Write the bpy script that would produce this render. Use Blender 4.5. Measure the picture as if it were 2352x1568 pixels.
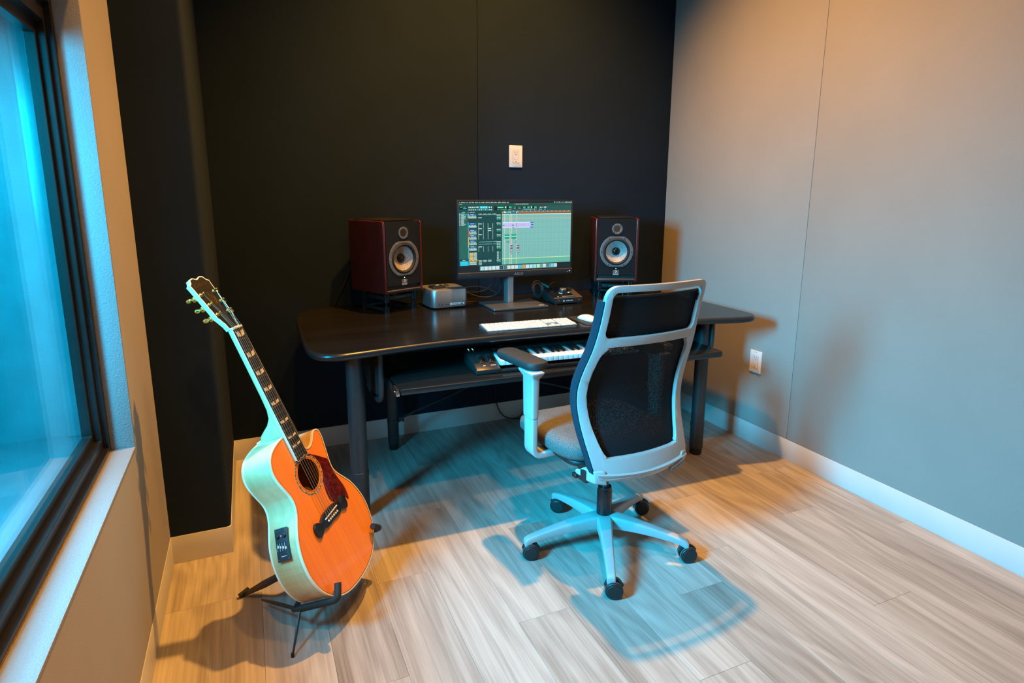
import bpy, bmesh, math, random
from mathutils import Vector, Matrix, Euler

for _o in list(bpy.data.objects):
    bpy.data.objects.remove(_o, do_unlink=True)
SC = bpy.context.scene
COL = SC.collection
R = math.radians
PI = math.pi

# ------------------------------------------------------------------ camera
F_PX, YAW, PITCH, ROLL = 1389.345, 0.412316, 0.198686, 0.003769
CAM = Vector((-2.435487, -3.167760, 1.332585))
_cy, _sy, _cp, _sp = math.cos(YAW), math.sin(YAW), math.cos(PITCH), math.sin(PITCH)
_fw = Vector((_sy*_cp, _cy*_cp, -_sp)); _r = Vector((_cy, -_sy, 0)); _u = _r.cross(_fw)
_cr, _sr = math.cos(ROLL), math.sin(ROLL)
_r2 = _r*_cr + _u*_sr; _u2 = _u*_cr - _r*_sr
cd = bpy.data.cameras.new('camera'); cam = bpy.data.objects.new('camera', cd); COL.objects.link(cam)
cd.sensor_fit = 'HORIZONTAL'; cd.sensor_width = 36.0; cd.lens = F_PX/2352*36
cd.shift_x = -1.057/2352; cd.shift_y = -62.596/2352
cd.clip_start = 0.02
cam.matrix_world = Matrix(((_r2.x, _u2.x, -_fw.x, CAM.x), (_r2.y, _u2.y, -_fw.y, CAM.y), (_r2.z, _u2.z, -_fw.z, CAM.z), (0, 0, 0, 1)))
SC.camera = cam

# ------------------------------------------------------------------ world, lights, exposure
SC.view_settings.view_transform = 'Standard'
SC.view_settings.look = 'None'
SC.view_settings.gamma = 1.0
SC.view_settings.use_curve_mapping = False
SC.view_settings.exposure = 0.0
W = bpy.data.worlds.new('world'); SC.world = W; W.use_nodes = True
W.node_tree.nodes['Background'].inputs[0].default_value = (0.3, 0.6, 0.8, 1)
W.node_tree.nodes['Background'].inputs[1].default_value = 0.02

def light(name, kind, loc, color, power, size=0.1, size_y=None, aim=None, spot=None, blend=.5):
    d = bpy.data.lights.new(name, kind); o = bpy.data.objects.new(name, d); COL.objects.link(o)
    o.location = loc; d.color = color; d.energy = power
    if kind == 'AREA':
        d.size = size
        if size_y: d.shape = 'RECTANGLE'; d.size_y = size_y
    else:
        d.shadow_soft_size = size
    if kind == 'SPOT': d.spot_size = spot; d.spot_blend = blend
    if aim is not None:
        o.rotation_euler = (Vector(aim)-Vector(loc)).to_track_quat('-Z', 'Y').to_euler()
    return o
ORANGE = (1.0, 0.46, 0.085)
CYAN = (0.0, 0.57, 1.0)
LA = (-1.25, -0.90, 3.85)       # warm ceiling spot above the desk front
LB = (-1.20, -2.40, 3.85)       # second, weaker warm ceiling spot
LC = (-2.20, -3.35, 3.85)       # third warm ceiling spot, behind the camera
light('warm_spot', 'SPOT', LA, ORANGE, 690, .045, aim=(LA[0], LA[1]-.20, 0), spot=R(96), blend=.75)
light('warm_spot', 'SPOT', LB, ORANGE, 120, .06, aim=(LB[0], LB[1]+.2, 0), spot=R(112), blend=.7)
light('warm_spot', 'SPOT', LC, ORANGE, 150, .06, aim=(-2.25, -1.35, .3), spot=R(75), blend=.8)
cy_l = light('cyan_panel', 'AREA', (-3.52, -2.05, 1.62), CYAN, 122, .42, .70, aim=(-1.35, -1.35, .2))
cy_l.data.spread = R(115)

# ------------------------------------------------------------------ helpers: objects
def link(name, me, parent=None, mat=None):
    o = bpy.data.objects.new(name, me); COL.objects.link(o)
    if parent: o.parent = parent
    if mat is not None and me is not None and not me.materials: me.materials.append(mat)
    return o
def tag(o, label=None, cat=None, group=None, kind=None):
    if label: o['label'] = label
    if cat: o['category'] = cat
    if group: o['group'] = group
    if kind: o['kind'] = kind
    return o
def thing(name, label, cat, loc=(0, 0, 0), rz=0, group=None):
    o = link(name, None); o.location = loc; o.rotation_euler = (0, 0, rz); o.empty_display_size = .05
    return tag(o, label, cat, group)
def struct(o): o['kind'] = 'structure'; return o

class MB:
    """collects shapes in a bmesh; build() links them as one mesh object"""
    def __init__(s): s.b = bmesh.new()
    def box(s, c, d, rot=None):
        M = Matrix.Translation(c)
        if rot is not None: M = M @ (Euler(rot).to_matrix().to_4x4() if not isinstance(rot, Matrix) else rot.to_4x4())
        bmesh.ops.create_cube(s.b, size=1, matrix=M @ Matrix.Diagonal((d[0], d[1], d[2], 1))); return s
    def b2(s, lo, hi):
        return s.box([(a+b)/2 for a, b in zip(lo, hi)], [b-a for a, b in zip(lo, hi)])
    def rbox(s, c, d, r, seg=4, axis=2, rot=None, er=0.0):
        """box with the four edges along axis rounded by r and (er) its rim softened"""
        n = 4*(seg+1); a, b = [i for i in range(3) if i != axis]
        pts = []
        for k, (sx, sy) in enumerate(((1, 1), (-1, 1), (-1, -1), (1, -1))):
            for i in range(seg+1):
                t = (k + i/seg)*PI/2
                pts.append((sx*(d[a]/2-r)+r*math.cos(t), sy*(d[b]/2-r)+r*math.sin(t)))
        h = d[axis]/2
        lev = [(-h, er), (-h+er*.3, er*.3), (-h+er, 0), (h-er, 0), (h-er*.3, er*.3), (h, er)] if er else [(-h, 0), (h, 0)]
        M = Matrix.Translation(c)
        if rot is not None: M = M @ (Euler(rot).to_matrix().to_4x4() if not isinstance(rot, Matrix) else rot.to_4x4())
        rings = []
        for z, ins in lev:
            ring = []
            for x, y in pts:
                fx = (d[a]/2-ins)/(d[a]/2); fy = (d[b]/2-ins)/(d[b]/2)
                p = [0, 0, 0]; p[a] = x*fx; p[b] = y*fy; p[axis] = z
                ring.append(s.b.verts.new(M @ Vector(p)))
            rings.append(ring)
        for r0, r1 in zip(rings, rings[1:]):
            for i in range(n): s.b.faces.new((r0[i], r0[(i+1) % n], r1[(i+1) % n], r1[i]))
        s.b.faces.new(rings[0][::-1]); s.b.faces.new(rings[-1]); return s
    def cyl(s, p0, p1, r0, r1=None, n=20, cap=True):
        r1 = r0 if r1 is None else r1
        p0, p1 = Vector(p0), Vector(p1); q = (p1-p0).to_track_quat('Z', 'Y')
        A = [s.b.verts.new(p0 + q @ Vector((r0*math.cos(2*PI*i/n), r0*math.sin(2*PI*i/n), 0))) for i in range(n)]
        B = [s.b.verts.new(p1 + q @ Vector((r1*math.cos(2*PI*i/n), r1*math.sin(2*PI*i/n), 0))) for i in range(n)]
        for i in range(n): s.b.faces.new((A[i], A[(i+1) % n], B[(i+1) % n], B[i]))
        if cap: s.b.faces.new(A[::-1]); s.b.faces.new(B)
        return s
    def lathe(s, prof, M=None, n=32):
        """profile [(r,z)] turned about z"""
        M = M or Matrix.Identity(4); rings = []
        for r, z in prof:
            if r < 1e-6: rings.append([s.b.verts.new(M @ Vector((0, 0, z)))])
            else: rings.append([s.b.verts.new(M @ Vector((r*math.cos(2*PI*i/n), r*math.sin(2*PI*i/n), z))) for i in range(n)])
        for a, b in zip(rings, rings[1:]):
            for i in range(n):
                f = [a[i % len(a)], a[(i+1) % len(a)], b[(i+1) % len(b)], b[i % len(b)]]
                f = list(dict.fromkeys(f))
                if len(f) > 2: s.b.faces.new(f)
        return s
    def tube(s, pts, r, n=8, cap=True):
        pts = [Vector(p) for p in pts]; rings = []
        rr = r if isinstance(r, (list, tuple)) else [r]*len(pts)
        t0 = (pts[1]-pts[0]).normalized(); up = Vector((0, 0, 1)) if abs(t0.z) < .9 else Vector((1, 0, 0))
        x = t0.cross(up).normalized()
        for i, p in enumerate(pts):
            t = (pts[min(i+1, len(pts)-1)]-pts[max(i-1, 0)]).normalized()
            x = (x - t*x.dot(t)).normalized(); y = t.cross(x)
            rings.append([s.b.verts.new(p + (x*math.cos(2*PI*k/n)+y*math.sin(2*PI*k/n))*rr[i]) for k in range(n)])
        for a, b in zip(rings, rings[1:]):
            for k in range(n): s.b.faces.new((a[k], a[(k+1) % n], b[(k+1) % n], b[k]))
        if cap: s.b.faces.new(rings[0][::-1]); s.b.faces.new(rings[-1])
        return s
    def loft(s, rings, closed=True, cap=True):
        V = [[s.b.verts.new(p) for p in r] for r in rings]; n = len(V[0])
        for a, b in zip(V, V[1:]):
            for k in range(n if closed else n-1): s.b.faces.new((a[k], a[(k+1) % n], b[(k+1) % n], b[k]))
        if cap and closed: s.b.faces.new(V[0][::-1]); s.b.faces.new(V[-1])
        return s
    def plate(s, outer, z0, z1, holes=(), M=None, cutx=(), cuty=(), fmap=None):
        """flat plate with holes; optional cuts and a mapping (x,y,z)->(x,y,z)"""
        b = bmesh.new()
        for loop in [outer, *holes]:
            vs = [b.verts.new((p[0], p[1], 0)) for p in loop]
            for i in range(len(vs)): b.edges.new((vs[i], vs[(i+1) % len(vs)]))
        bmesh.ops.triangle_fill(b, use_beauty=True, use_dissolve=False, edges=b.edges[:])
        for x in cutx: bmesh.ops.bisect_plane(b, geom=b.verts[:]+b.edges[:]+b.faces[:], plane_co=(x, 0, 0), plane_no=(1, 0, 0))
        for y in cuty: bmesh.ops.bisect_plane(b, geom=b.verts[:]+b.edges[:]+b.faces[:], plane_co=(0, y, 0), plane_no=(0, 1, 0))
        for f in b.faces:
            if f.normal.z < 0: f.normal_flip()
        b.verts.index_update()
        base = {}
        for z in (z0, z1):
            base[z] = {}
            for v in b.verts:
                p = Vector((v.co.x, v.co.y, z))
                if fmap: p = Vector(fmap(*p))
                if M is not None: p = M @ p
                base[z][v.index] = s.b.verts.new(p)
        for f in b.faces:
            ids = [v.index for v in f.verts]
            s.b.faces.new([base[z1][i] for i in ids]); s.b.faces.new([base[z0][i] for i in ids[::-1]])
        for e in b.edges:
            if len(e.link_faces) == 1:
                l = e.link_loops[0]; a, c = l.vert.index, l.link_loop_next.vert.index
                s.b.faces.new((base[z0][a], base[z0][c], base[z1][c], base[z1][a]))
        b.free(); return s
    def build(s, name, mat=None, parent=None, smooth=35, bevel=0, seg=2, mats=None):
        bmesh.ops.remove_doubles(s.b, verts=s.b.verts, dist=1e-6)
        bmesh.ops.recalc_face_normals(s.b, faces=s.b.faces)
        if bevel:
            bmesh.ops.bevel(s.b, geom=[e for e in s.b.edges if len(e.link_faces) == 2 and e.calc_face_angle(0) > .6], offset=bevel, segments=seg, affect='EDGES', profile=.5, clamp_overlap=True)
        if smooth:
            for f in s.b.faces: f.smooth = True
            for e in s.b.edges: e.smooth = not (len(e.link_faces) == 2 and e.calc_face_angle(0) > R(smooth))
        me = bpy.data.meshes.new(name); s.b.to_mesh(me); s.b.free()
        return link(name, me, parent, mat)

def rrect(cx, cy, w, h, r, seg=6):
    out = []
    for k, (sx, sy) in enumerate(((1, 1), (-1, 1), (-1, -1), (1, -1))):
        for i in range(seg+1):
            t = (k+i/seg)*PI/2
            out.append((cx+sx*(w/2-r)+r*math.cos(t), cy+sy*(h/2-r)+r*math.sin(t)))
    return out
def circ(cx, cy, r, n=32, ry=None):
    return [(cx+r*math.cos(2*PI*i/n), cy+(ry or r)*math.sin(2*PI*i/n)) for i in range(n)]
def catmull(P, closed=True, n=6):
    out = []; N = len(P)
    for i in range(N if closed else N-1):
        p0 = P[(i-1) % N] if closed or i > 0 else P[i]; p1 = P[i]; p2 = P[(i+1) % N]
        p3 = P[(i+2) % N] if closed or i+2 < N else p2
        for k in range(n):
            t = k/n
            out.append(tuple(.5*((2*b)+(-a+c)*t+(2*a-5*b+4*c-d)*t*t+(-a+3*b-3*c+d)*t**3) for a, b, c, d in zip(p0, p1, p2, p3)))
    if not closed: out.append(tuple(P[-1]))
    return out
def roundpoly(P, r, seg=5):
    """closed polygon with corners rounded (r scalar or list)"""
    out = []; N = len(P)
    for i in range(N):
        a, b, c = Vector(P[i-1]), Vector(P[i]), Vector(P[(i+1) % N]); rr = r[i] if isinstance(r, (list, tuple)) else r
        d1 = (a-b); d2 = (c-b); k = min(rr, d1.length*.49, d2.length*.49)
        if k < 1e-5: out.append(tuple(b)); continue
        p, q = b+d1.normalized()*k, b+d2.normalized()*k
        for j in range(seg+1):
            t = j/seg; out.append(tuple(p*(1-t)**2+b*2*t*(1-t)+q*t*t))
    return out
def interp(tab, x):
    if x <= tab[0][0]: return tab[0][1]
    for (a, va), (b, vb) in zip(tab, tab[1:]):
        if x <= b:
            t = (x-a)/(b-a)
            return va+(vb-va)*t
    return tab[-1][1]
def text_mesh(name, body, size, mat, parent, M, extrude=0.0002, align='CENTER', shear=0, sx=1.0):
    cu = bpy.data.curves.new(name, 'FONT'); cu.body = body; cu.size = size; cu.extrude = extrude
    cu.align_x = align; cu.align_y = 'CENTER'; cu.shear = shear; cu.resolution_u = 2
    o = bpy.data.objects.new(name, cu); COL.objects.link(o)
    dg = bpy.context.evaluated_depsgraph_get()
    me = bpy.data.meshes.new_from_object(o.evaluated_get(dg)); bpy.data.objects.remove(o, do_unlink=True); bpy.data.curves.remove(cu)
    me.materials.clear(); me.transform(M @ Matrix.Diagonal((sx, 1, 1, 1))); me.name = name
    return link(name, me, parent, mat)
def frame3(o, x, y, z=None):
    x = Vector(x).normalized(); y = Vector(y); y = (y-x*y.dot(x)).normalized(); z = x.cross(y)
    return Matrix(((x.x, y.x, z.x, o[0]), (x.y, y.y, z.y, o[1]), (x.z, y.z, z.z, o[2]), (0, 0, 0, 1)))

# ------------------------------------------------------------------ helpers: materials
class NT:
    def __init__(s, name):
        s.m = bpy.data.materials.new(name); s.m.use_nodes = True; s.t = s.m.node_tree
        s.p = s.t.nodes['Principled BSDF']; s.out = s.t.nodes['Material Output']
    def n(s, typ, **kw):
        x = s.t.nodes.new(typ)
        for k, v in kw.items():
            if k.startswith('i_'):
                key = k[2:]; key = int(key) if key.isdigit() else key.replace('_', ' ')
                x.inputs[key].default_value = v
            else: setattr(x, k, v)
        return x
    def l(s, a, ao, b, bi): s.t.links.new(a.outputs[ao], b.inputs[bi])
    def bump(s, node, sock, strength=.2, dist=.001):
        b = s.n('ShaderNodeBump', i_Strength=strength, i_Distance=dist); s.l(node, sock, b, 'Height'); s.l(b, 'Normal', s.p, 'Normal')
def plain(name, col, rough=.5, metal=0.0, spec=.5, coat=0.0, noise=0.04, scale=40, bump=0.0, bscale=300, sheen=0.0):
    t = NT(name); p = t.p
    p.inputs['Roughness'].default_value = rough; p.inputs['Metallic'].default_value = metal
    p.inputs['Specular IOR Level'].default_value = spec
    p.inputs['Coat Weight'].default_value = coat; p.inputs['Coat Roughness'].default_value = .06
    if sheen: p.inputs['Sheen Weight'].default_value = sheen
    c = (*col, 1)
    tc = t.n('ShaderNodeTexCoord'); nz = t.n('ShaderNodeTexNoise', i_Scale=scale, i_Detail=4.0); t.l(tc, 'Object', nz, 'Vector')
    rp = t.n('ShaderNodeValToRGB'); rp.color_ramp.elements[0].color = tuple(x*(1-noise*2) for x in col)+(1,)
    rp.color_ramp.elements[1].color = tuple(min(1, x*(1+noise*2)) for x in col)+(1,)
    rp.color_ramp.elements[0].position = .25; rp.color_ramp.elements[1].position = .75
    t.l(nz, 'Fac', rp, 'Fac'); t.l(rp, 'Color', p, 'Base Color')
    if bump:
        n2 = t.n('ShaderNodeTexNoise', i_Scale=bscale, i_Detail=2.0); t.l(tc, 'Object', n2, 'Vector'); t.bump(n2, 'Fac', bump, .001)
    return t.m
def fabric(name, col, scale=420, rough=.95, var=.12, bump=.35, mottle=0.0, sheen=.0):
    """woven cloth: crossed wave threads plus fibre noise"""
    t = NT(name); p = t.p; p.inputs['Roughness'].default_value = rough; p.inputs['Specular IOR Level'].default_value = .2
    if sheen: p.inputs['Sheen Weight'].default_value = sheen
    tc = t.n('ShaderNodeTexCoord')
    v = t.n('ShaderNodeTexVoronoi', i_Scale=scale); t.l(tc, 'Object', v, 'Vector')
    nz = t.n('ShaderNodeTexNoise', i_Scale=3.0, i_Detail=3.0); t.l(tc, 'Object', nz, 'Vector')
    nf = t.n('ShaderNodeTexNoise', i_Scale=scale*.8, i_Detail=2.0); t.l(tc, 'Object', nf, 'Vector')
    mx = t.n('ShaderNodeMix', data_type='FLOAT'); mx.inputs[0].default_value = mottle if mottle else .35
    t.l(nz, 'Fac', mx, 2); t.l(nf, 'Fac', mx, 3)
    rp = t.n('ShaderNodeValToRGB'); e = rp.color_ramp.elements
    e[0].position = .3; e[1].position = .7
    e[0].color = tuple(x*(1-var) for x in col)+(1,); e[1].color = tuple(min(1, x*(1+var)) for x in col)+(1,)
    t.l(mx, 0, rp, 'Fac'); t.l(rp, 'Color', p, 'Base Color')
    t.bump(v, 'Distance', bump, .0008)
    return t.m
def wood(name, c0, c1, axis=1, scale=1.0, rough=.4, coat=0.0, grain=60, figure=0.0, ringsc=3.0, spec=.5, perobj=False, tone=.0, gw=1.0, rw=.055, bw=.75, rstr=.12, rmul=42.0, span=.34):
    """stretched noise grain along an axis with growth ring figure"""
    t = NT(name); p = t.p; p.inputs['Roughness'].default_value = rough; p.inputs['Coat Weight'].default_value = coat
    p.inputs['Coat Roughness'].default_value = .05; p.inputs['Specular IOR Level'].default_value = spec
    tc = t.n('ShaderNodeTexCoord'); src, so = tc, 'Object'
    if perobj:
        oi = t.n('ShaderNodeObjectInfo'); mu = t.n('ShaderNodeVectorMath', operation='SCALE'); mu.inputs[0].default_value = (37.1, 91.7, 13.3)
        t.l(oi, 'Random', mu, 'Scale'); ad = t.n('ShaderNodeVectorMath', operation='ADD'); t.l(tc, 'Object', ad, 0); t.l(mu, 'Vector', ad, 1)
        src, so = ad, 'Vector'
    def mapped(k, stretch):
        m = t.n('ShaderNodeMapping'); sc = [k, k, k]; sc[axis] = k*stretch; m.inputs['Scale'].default_value = sc; t.l(src, so, m, 'Vector'); return m
    m1 = mapped(ringsc*scale, rstr); n1 = t.n('ShaderNodeTexNoise', i_Scale=1.0, i_Detail=2.0, i_Roughness=.5, i_Distortion=.4); t.l(m1, 'Vector', n1, 'Vector')
    rg = t.n('ShaderNodeMath', operation='MULTIPLY'); rg.inputs[1].default_value = rmul; t.l(n1, 'Fac', rg, 0)
    sn = t.n('ShaderNodeMath', operation='SINE'); t.l(rg, 0, sn, 0)
    m2 = mapped(grain*scale, .02); n2 = t.n('ShaderNodeTexNoise', i_Scale=1.0, i_Detail=4.0, i_Roughness=.65); t.l(m2, 'Vector', n2, 'Vector')
    m3 = mapped(9*scale, .07); n3 = t.n('ShaderNodeTexNoise', i_Scale=1.0, i_Detail=2.0); t.l(m3, 'Vector', n3, 'Vector')
    g2 = t.n('ShaderNodeMath', operation='MULTIPLY_ADD'); g2.inputs[1].default_value = gw; g2.inputs[2].default_value = .5-.5*gw; t.l(n2, 'Fac', g2, 0)
    a = t.n('ShaderNodeMath', operation='MULTIPLY_ADD'); a.inputs[1].default_value = rw; t.l(sn, 0, a, 0); t.l(g2, 0, a, 2)
    b = t.n('ShaderNodeMath', operation='MULTIPLY_ADD'); b.inputs[1].default_value = bw; t.l(n3, 'Fac', b, 0); t.l(a, 0, b, 2)
    last = b
    if figure:
        mm = t.n('ShaderNodeMapping'); sc = [2.0]*3; sc[axis] = 26.0; mm.inputs['Scale'].default_value = sc; t.l(src, so, mm, 'Vector')
        nn = t.n('ShaderNodeTexNoise', i_Scale=1.0, i_Detail=1.0, i_Distortion=.6); t.l(mm, 'Vector', nn, 'Vector')
        f = t.n('ShaderNodeMath', operation='MULTIPLY_ADD'); f.inputs[1].default_value = figure; t.l(nn, 'Fac', f, 0); t.l(b, 0, f, 2); last = f
    if perobj and tone:
        f = t.n('ShaderNodeMath', operation='MULTIPLY_ADD'); f.inputs[1].default_value = tone; t.l(oi, 'Random', f, 0); t.l(last, 0, f, 2); last = f
    rp = t.n('ShaderNodeValToRGB'); e = rp.color_ramp.elements; base = .5+bw*.5+figure*.5+(tone*.5 if perobj else 0)
    e[0].position = max(0, base-span)*.5; e[1].position = min(1.9, base+span)*.5; e[0].color = (*c0, 1); e[1].color = (*c1, 1)
    hv = t.n('ShaderNodeMath', operation='MULTIPLY'); hv.inputs[1].default_value = .5; t.l(last, 0, hv, 0)
    t.l(hv, 0, rp, 'Fac'); t.l(rp, 'Color', p, 'Base Color')
    t.bump(n2, 'Fac', .12, .0005)
    return t.m
def emit(name, col, k):
    t = NT(name); t.p.inputs['Base Color'].default_value = (*col, 1); t.p.inputs['Emission Color'].default_value = (*col, 1); t.p.inputs['Emission Strength'].default_value = k
    return t.m

MAT = {}
MAT['plank'] = wood('vinyl_plank', (.22, .180, .150), (.565, .505, .45), axis=1, rough=.45, grain=130, ringsc=7.0, spec=.35, perobj=True, tone=.17, gw=.60, rw=.065, bw=.50, rstr=.13, rmul=46.0, span=.30)
MAT['joint'] = plain('plank_joint', (.10, .08, .065), .8)
MAT['wall_dark'] = fabric('dark_wall_fabric', (.011, .021, .036), 500, var=.12, bump=.25)
MAT['wall_light'] = fabric('taupe_wall_fabric', (.38, .345, .31), 500, var=.05, bump=.25)
MAT['reveal'] = fabric('pale_reveal_fabric', (.26, .255, .25), 260, var=.10, bump=.8)
MAT['white_paint'] = plain('white_paint', (.66, .645, .62), .45, noise=.015, scale=8)
MAT['ceil'] = plain('ceiling_paint', (.03, .03, .03), .9, noise=.02, scale=6)
MAT['frame_black'] = plain('black_window_frame', (.012, .011, .010), .32, noise=.1, bump=.05)
MAT['cork'] = plain('dusty_frame_edge', (.20, .12, .05), .8, noise=.25, scale=120)
MAT['outer_paint'] = plain('glossy_outer_paint', (.16, .18, .19), .30, noise=.05, scale=14, bump=.08, bscale=60)
MAT['desk'] = wood('black_desk_laminate', (.006, .0055, .005), (.013, .012, .011), axis=0, rough=.22, grain=90, spec=.38)
MAT['desk_edge'] = plain('black_desk_edge', (.012, .012, .013), .28, noise=.05)
MAT['black_metal'] = plain('black_powder_coat', (.020, .022, .024), .40, spec=.6, bump=.05)
MAT['black_gloss'] = plain('black_gloss_plastic', (.010, .010, .011), .18)
MAT['black_plastic'] = plain('black_plastic', (.014, .014, .015), .45)
MAT['black_rubber'] = plain('black_rubber', (.012, .012, .012), .7)
MAT['steel'] = plain('bright_steel', (.55, .55, .55), .25, 1.0, noise=.03)
MAT['alu'] = plain('brushed_aluminium', (.56, .56, .565), .38, .85, noise=.02, bump=.03, bscale=900)
MAT['grey_metal'] = plain('grey_stand_metal', (.22, .22, .225), .38, .8, noise=.03)
MAT['dark_metal'] = plain('dark_grey_metal', (.05, .05, .052), .35, .6)
MAT['gold'] = plain('gold_plate', (.85, .50, .14), .22, 1.0, noise=.03)
MAT['white_plastic'] = plain('white_plastic', (.74, .73, .72), .35, noise=.01)
MAT['key_white'] = plain('white_key', (.80, .79, .78), .3, noise=.01)
MAT['slot_dark'] = plain('dark_slot', (.015, .015, .015), .6)
MAT['chair_white'] = plain('pale_grey_chair_plastic', (.40, .40, .395), .42, noise=.015, bump=.03, bscale=700)
MAT['chair_grey'] = plain('mid_grey_chair_plastic', (.20, .20, .20), .5)
MAT['chair_blue'] = fabric('navy_chair_fabric', (.020, .030, .045), 900, var=.25, bump=.5)
MAT['seat'] = fabric('grey_tweed', (.13, .122, .115), 650, var=.75, bump=.6, mottle=.85)
MAT['pad'] = plain('soft_black_armrest', (.022, .022, .022), .62, noise=.1, bump=.35, bscale=1200)
MAT['spruce'] = wood('amber_spruce_top', (.80, .19, .003), (1.0, .32, .006), axis=1, rough=.4, coat=.25, grain=160, ringsc=1.4)
MAT['maple'] = wood('flame_maple', (.50, .36, .20), (.80, .66, .46), axis=1, rough=.32, coat=.7, grain=40, figure=.55, ringsc=2.0)
MAT['binding'] = plain('ivory_binding', (.84, .74, .54), .35, coat=.3, noise=.01)
MAT['ebony'] = plain('ebony', (.012, .009, .008), .35, noise=.2, scale=80)
MAT['inside'] = plain('bare_inner_wood', (.10, .05, .025), .8, noise=.1)
MAT['pearl'] = plain('pearl_inlay', (.72, .66, .56), .25, coat=.5, noise=.15, scale=90)
MAT['bone'] = plain('bone', (.80, .74, .62), .35)
MAT['string'] = plain('bronze_string', (.72, .58, .42), .3, 1.0)
MAT['panel_blue'] = plain('charcoal_preamp', (.020, .030, .038), .38)
MAT['burgundy'] = plain('burgundy_veneer', (.085, .010, .008), .28, coat=.35, noise=.12, scale=14)
MAT['baffle'] = plain('black_baffle', (.010, .011, .012), .45, spec=.25, bump=.03)
MAT['cone'] = plain('flecked_cone', (.34, .31, .29), .45, noise=.35, scale=260, bump=.1)
MAT['ring_metal'] = plain('grey_driver_ring', (.16, .16, .165), .4, .3)
MAT['copper'] = plain('satin_copper_trim', (.42, .27, .18), .35, .8)
MAT['gunmetal'] = plain('bronze_grey_panel', (.23, .16, .115), .38, .7, noise=.05)
MAT['print_white'] = plain('white_print', (.70, .70, .70), .5, noise=.0)
MAT['print_soft'] = plain('soft_grey_print', (.38, .36, .34), .4, .5, noise=.0)
MAT['print_grey'] = plain('grey_print', (.20, .20, .20), .5, noise=.0)
MAT['print_dark'] = plain('dark_print', (.05, .05, .05), .5, noise=.0)
MAT['label_cyan'] = plain('teal_label', (.03, .16, .19), .4, noise=.05)
MAT['pink'] = plain('pink_print', (.75, .25, .30), .5)
MAT['led_green'] = emit('green_led', (.25, 1.0, .25), 3.0)
MAT['led_cyan'] = emit('cyan_led', (.25, .95, 1.0), 2.0)
MAT['led_white'] = emit('white_led', (.8, .95, 1.0), 2.0)
MAT['bakelite'] = plain('brown_cable_bundle', (.045, .028, .015), .5)

def tortoise():
    t = NT('tortoiseshell'); t.p.inputs['Roughness'].default_value = .15; t.p.inputs['Coat Weight'].default_value = .5
    tc = t.n('ShaderNodeTexCoord'); n = t.n('ShaderNodeTexNoise', i_Scale=70.0, i_Detail=6.0, i_Distortion=1.2); t.l(tc, 'Object', n, 'Vector')
    rp = t.n('ShaderNodeValToRGB'); e = rp.color_ramp.elements; e[0].position = .35; e[1].position = .78
    e[0].color = (.030, .003, .003, 1); e[1].color = (.22, .012, .008, 1); t.l(n, 'Fac', rp, 'Fac'); t.l(rp, 'Color', t.p, 'Base Color')
    return t.m
MAT['tortoise'] = tortoise()
def abalone():
    t = NT('abalone'); t.p.inputs['Roughness'].default_value = .25
    tc = t.n('ShaderNodeTexCoord'); n = t.n('ShaderNodeTexNoise', i_Scale=160.0, i_Detail=3.0); t.l(tc, 'Object', n, 'Vector')
    rp = t.n('ShaderNodeValToRGB'); e = rp.color_ramp.elements; e[0].position = .4; e[1].position = .62
    e[0].color = (.05, .06, .05, 1); e[1].color = (.55, .50, .33, 1); t.l(n, 'Fac', rp, 'Fac'); t.l(rp, 'Color', t.p, 'Base Color')
    return t.m
MAT['abalone'] = abalone()
def glass():
    m = bpy.data.materials.new('window_glass'); m.use_nodes = True; t = m.node_tree; t.nodes.clear()
    o = t.nodes.new('ShaderNodeOutputMaterial'); mx = t.nodes.new('ShaderNodeMixShader'); tr = t.nodes.new('ShaderNodeBsdfTransparent')
    gl = t.nodes.new('ShaderNodeBsdfGlossy'); fr = t.nodes.new('ShaderNodeFresnel'); fr.inputs[0].default_value = 1.45
    tr.inputs[0].default_value = (.95, .98, .98, 1); gl.inputs['Roughness'].default_value = .02
    ml = t.nodes.new('ShaderNodeMath'); ml.operation = 'MULTIPLY'; ml.inputs[1].default_value = .6
    t.links.new(fr.outputs[0], ml.inputs[0]); t.links.new(ml.outputs[0], mx.inputs[0])
    t.links.new(tr.outputs[0], mx.inputs[1]); t.links.new(gl.outputs[0], mx.inputs[2]); t.links.new(mx.outputs[0], o.inputs[0])
    return m
MAT['glass'] = glass()
def mesh_cloth():
    t = NT('black_chair_mesh'); t.p.inputs['Base Color'].default_value = (.007, .008, .010, 1); t.p.inputs['Roughness'].default_value = .8; t.p.inputs['Specular IOR Level'].default_value = .2
    tc = t.n('ShaderNodeTexCoord'); v = t.n('ShaderNodeTexVoronoi', i_Scale=520.0); t.l(tc, 'Object', v, 'Vector')
    lt = t.n('ShaderNodeMath', operation='LESS_THAN'); lt.inputs[1].default_value = .17; t.l(v, 'Distance', lt, 0)
    tr = t.n('ShaderNodeBsdfTransparent'); mx = t.n('ShaderNodeMixShader'); t.l(lt, 0, mx, 0); t.l(t.p, 'BSDF', mx, 1); t.l(tr, 'BSDF', mx, 2); t.l(mx, 'Shader', t.out, 'Surface')
    return t.m
MAT['mesh'] = mesh_cloth()
def ui_mat():
    t = NT('screen_pixels'); a = t.n('ShaderNodeAttribute', attribute_name='col')
    t.p.inputs['Base Color'].default_value = (.01, .01, .01, 1); t.p.inputs['Roughness'].default_value = .35
    t.l(a, 'Color', t.p, 'Emission Color'); t.p.inputs['Emission Strength'].default_value = 1.0
    return t.m
MAT['ui'] = ui_mat()

# ------------------------------------------------------------------ the room
XL, YC, XC, HB = -2.770, -0.8595, -2.572, 0.107     # left wall, pillar front, pillar side, baseboard height
ZC, YF = 3.95, -4.60
rnd = random.Random(7)

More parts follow.
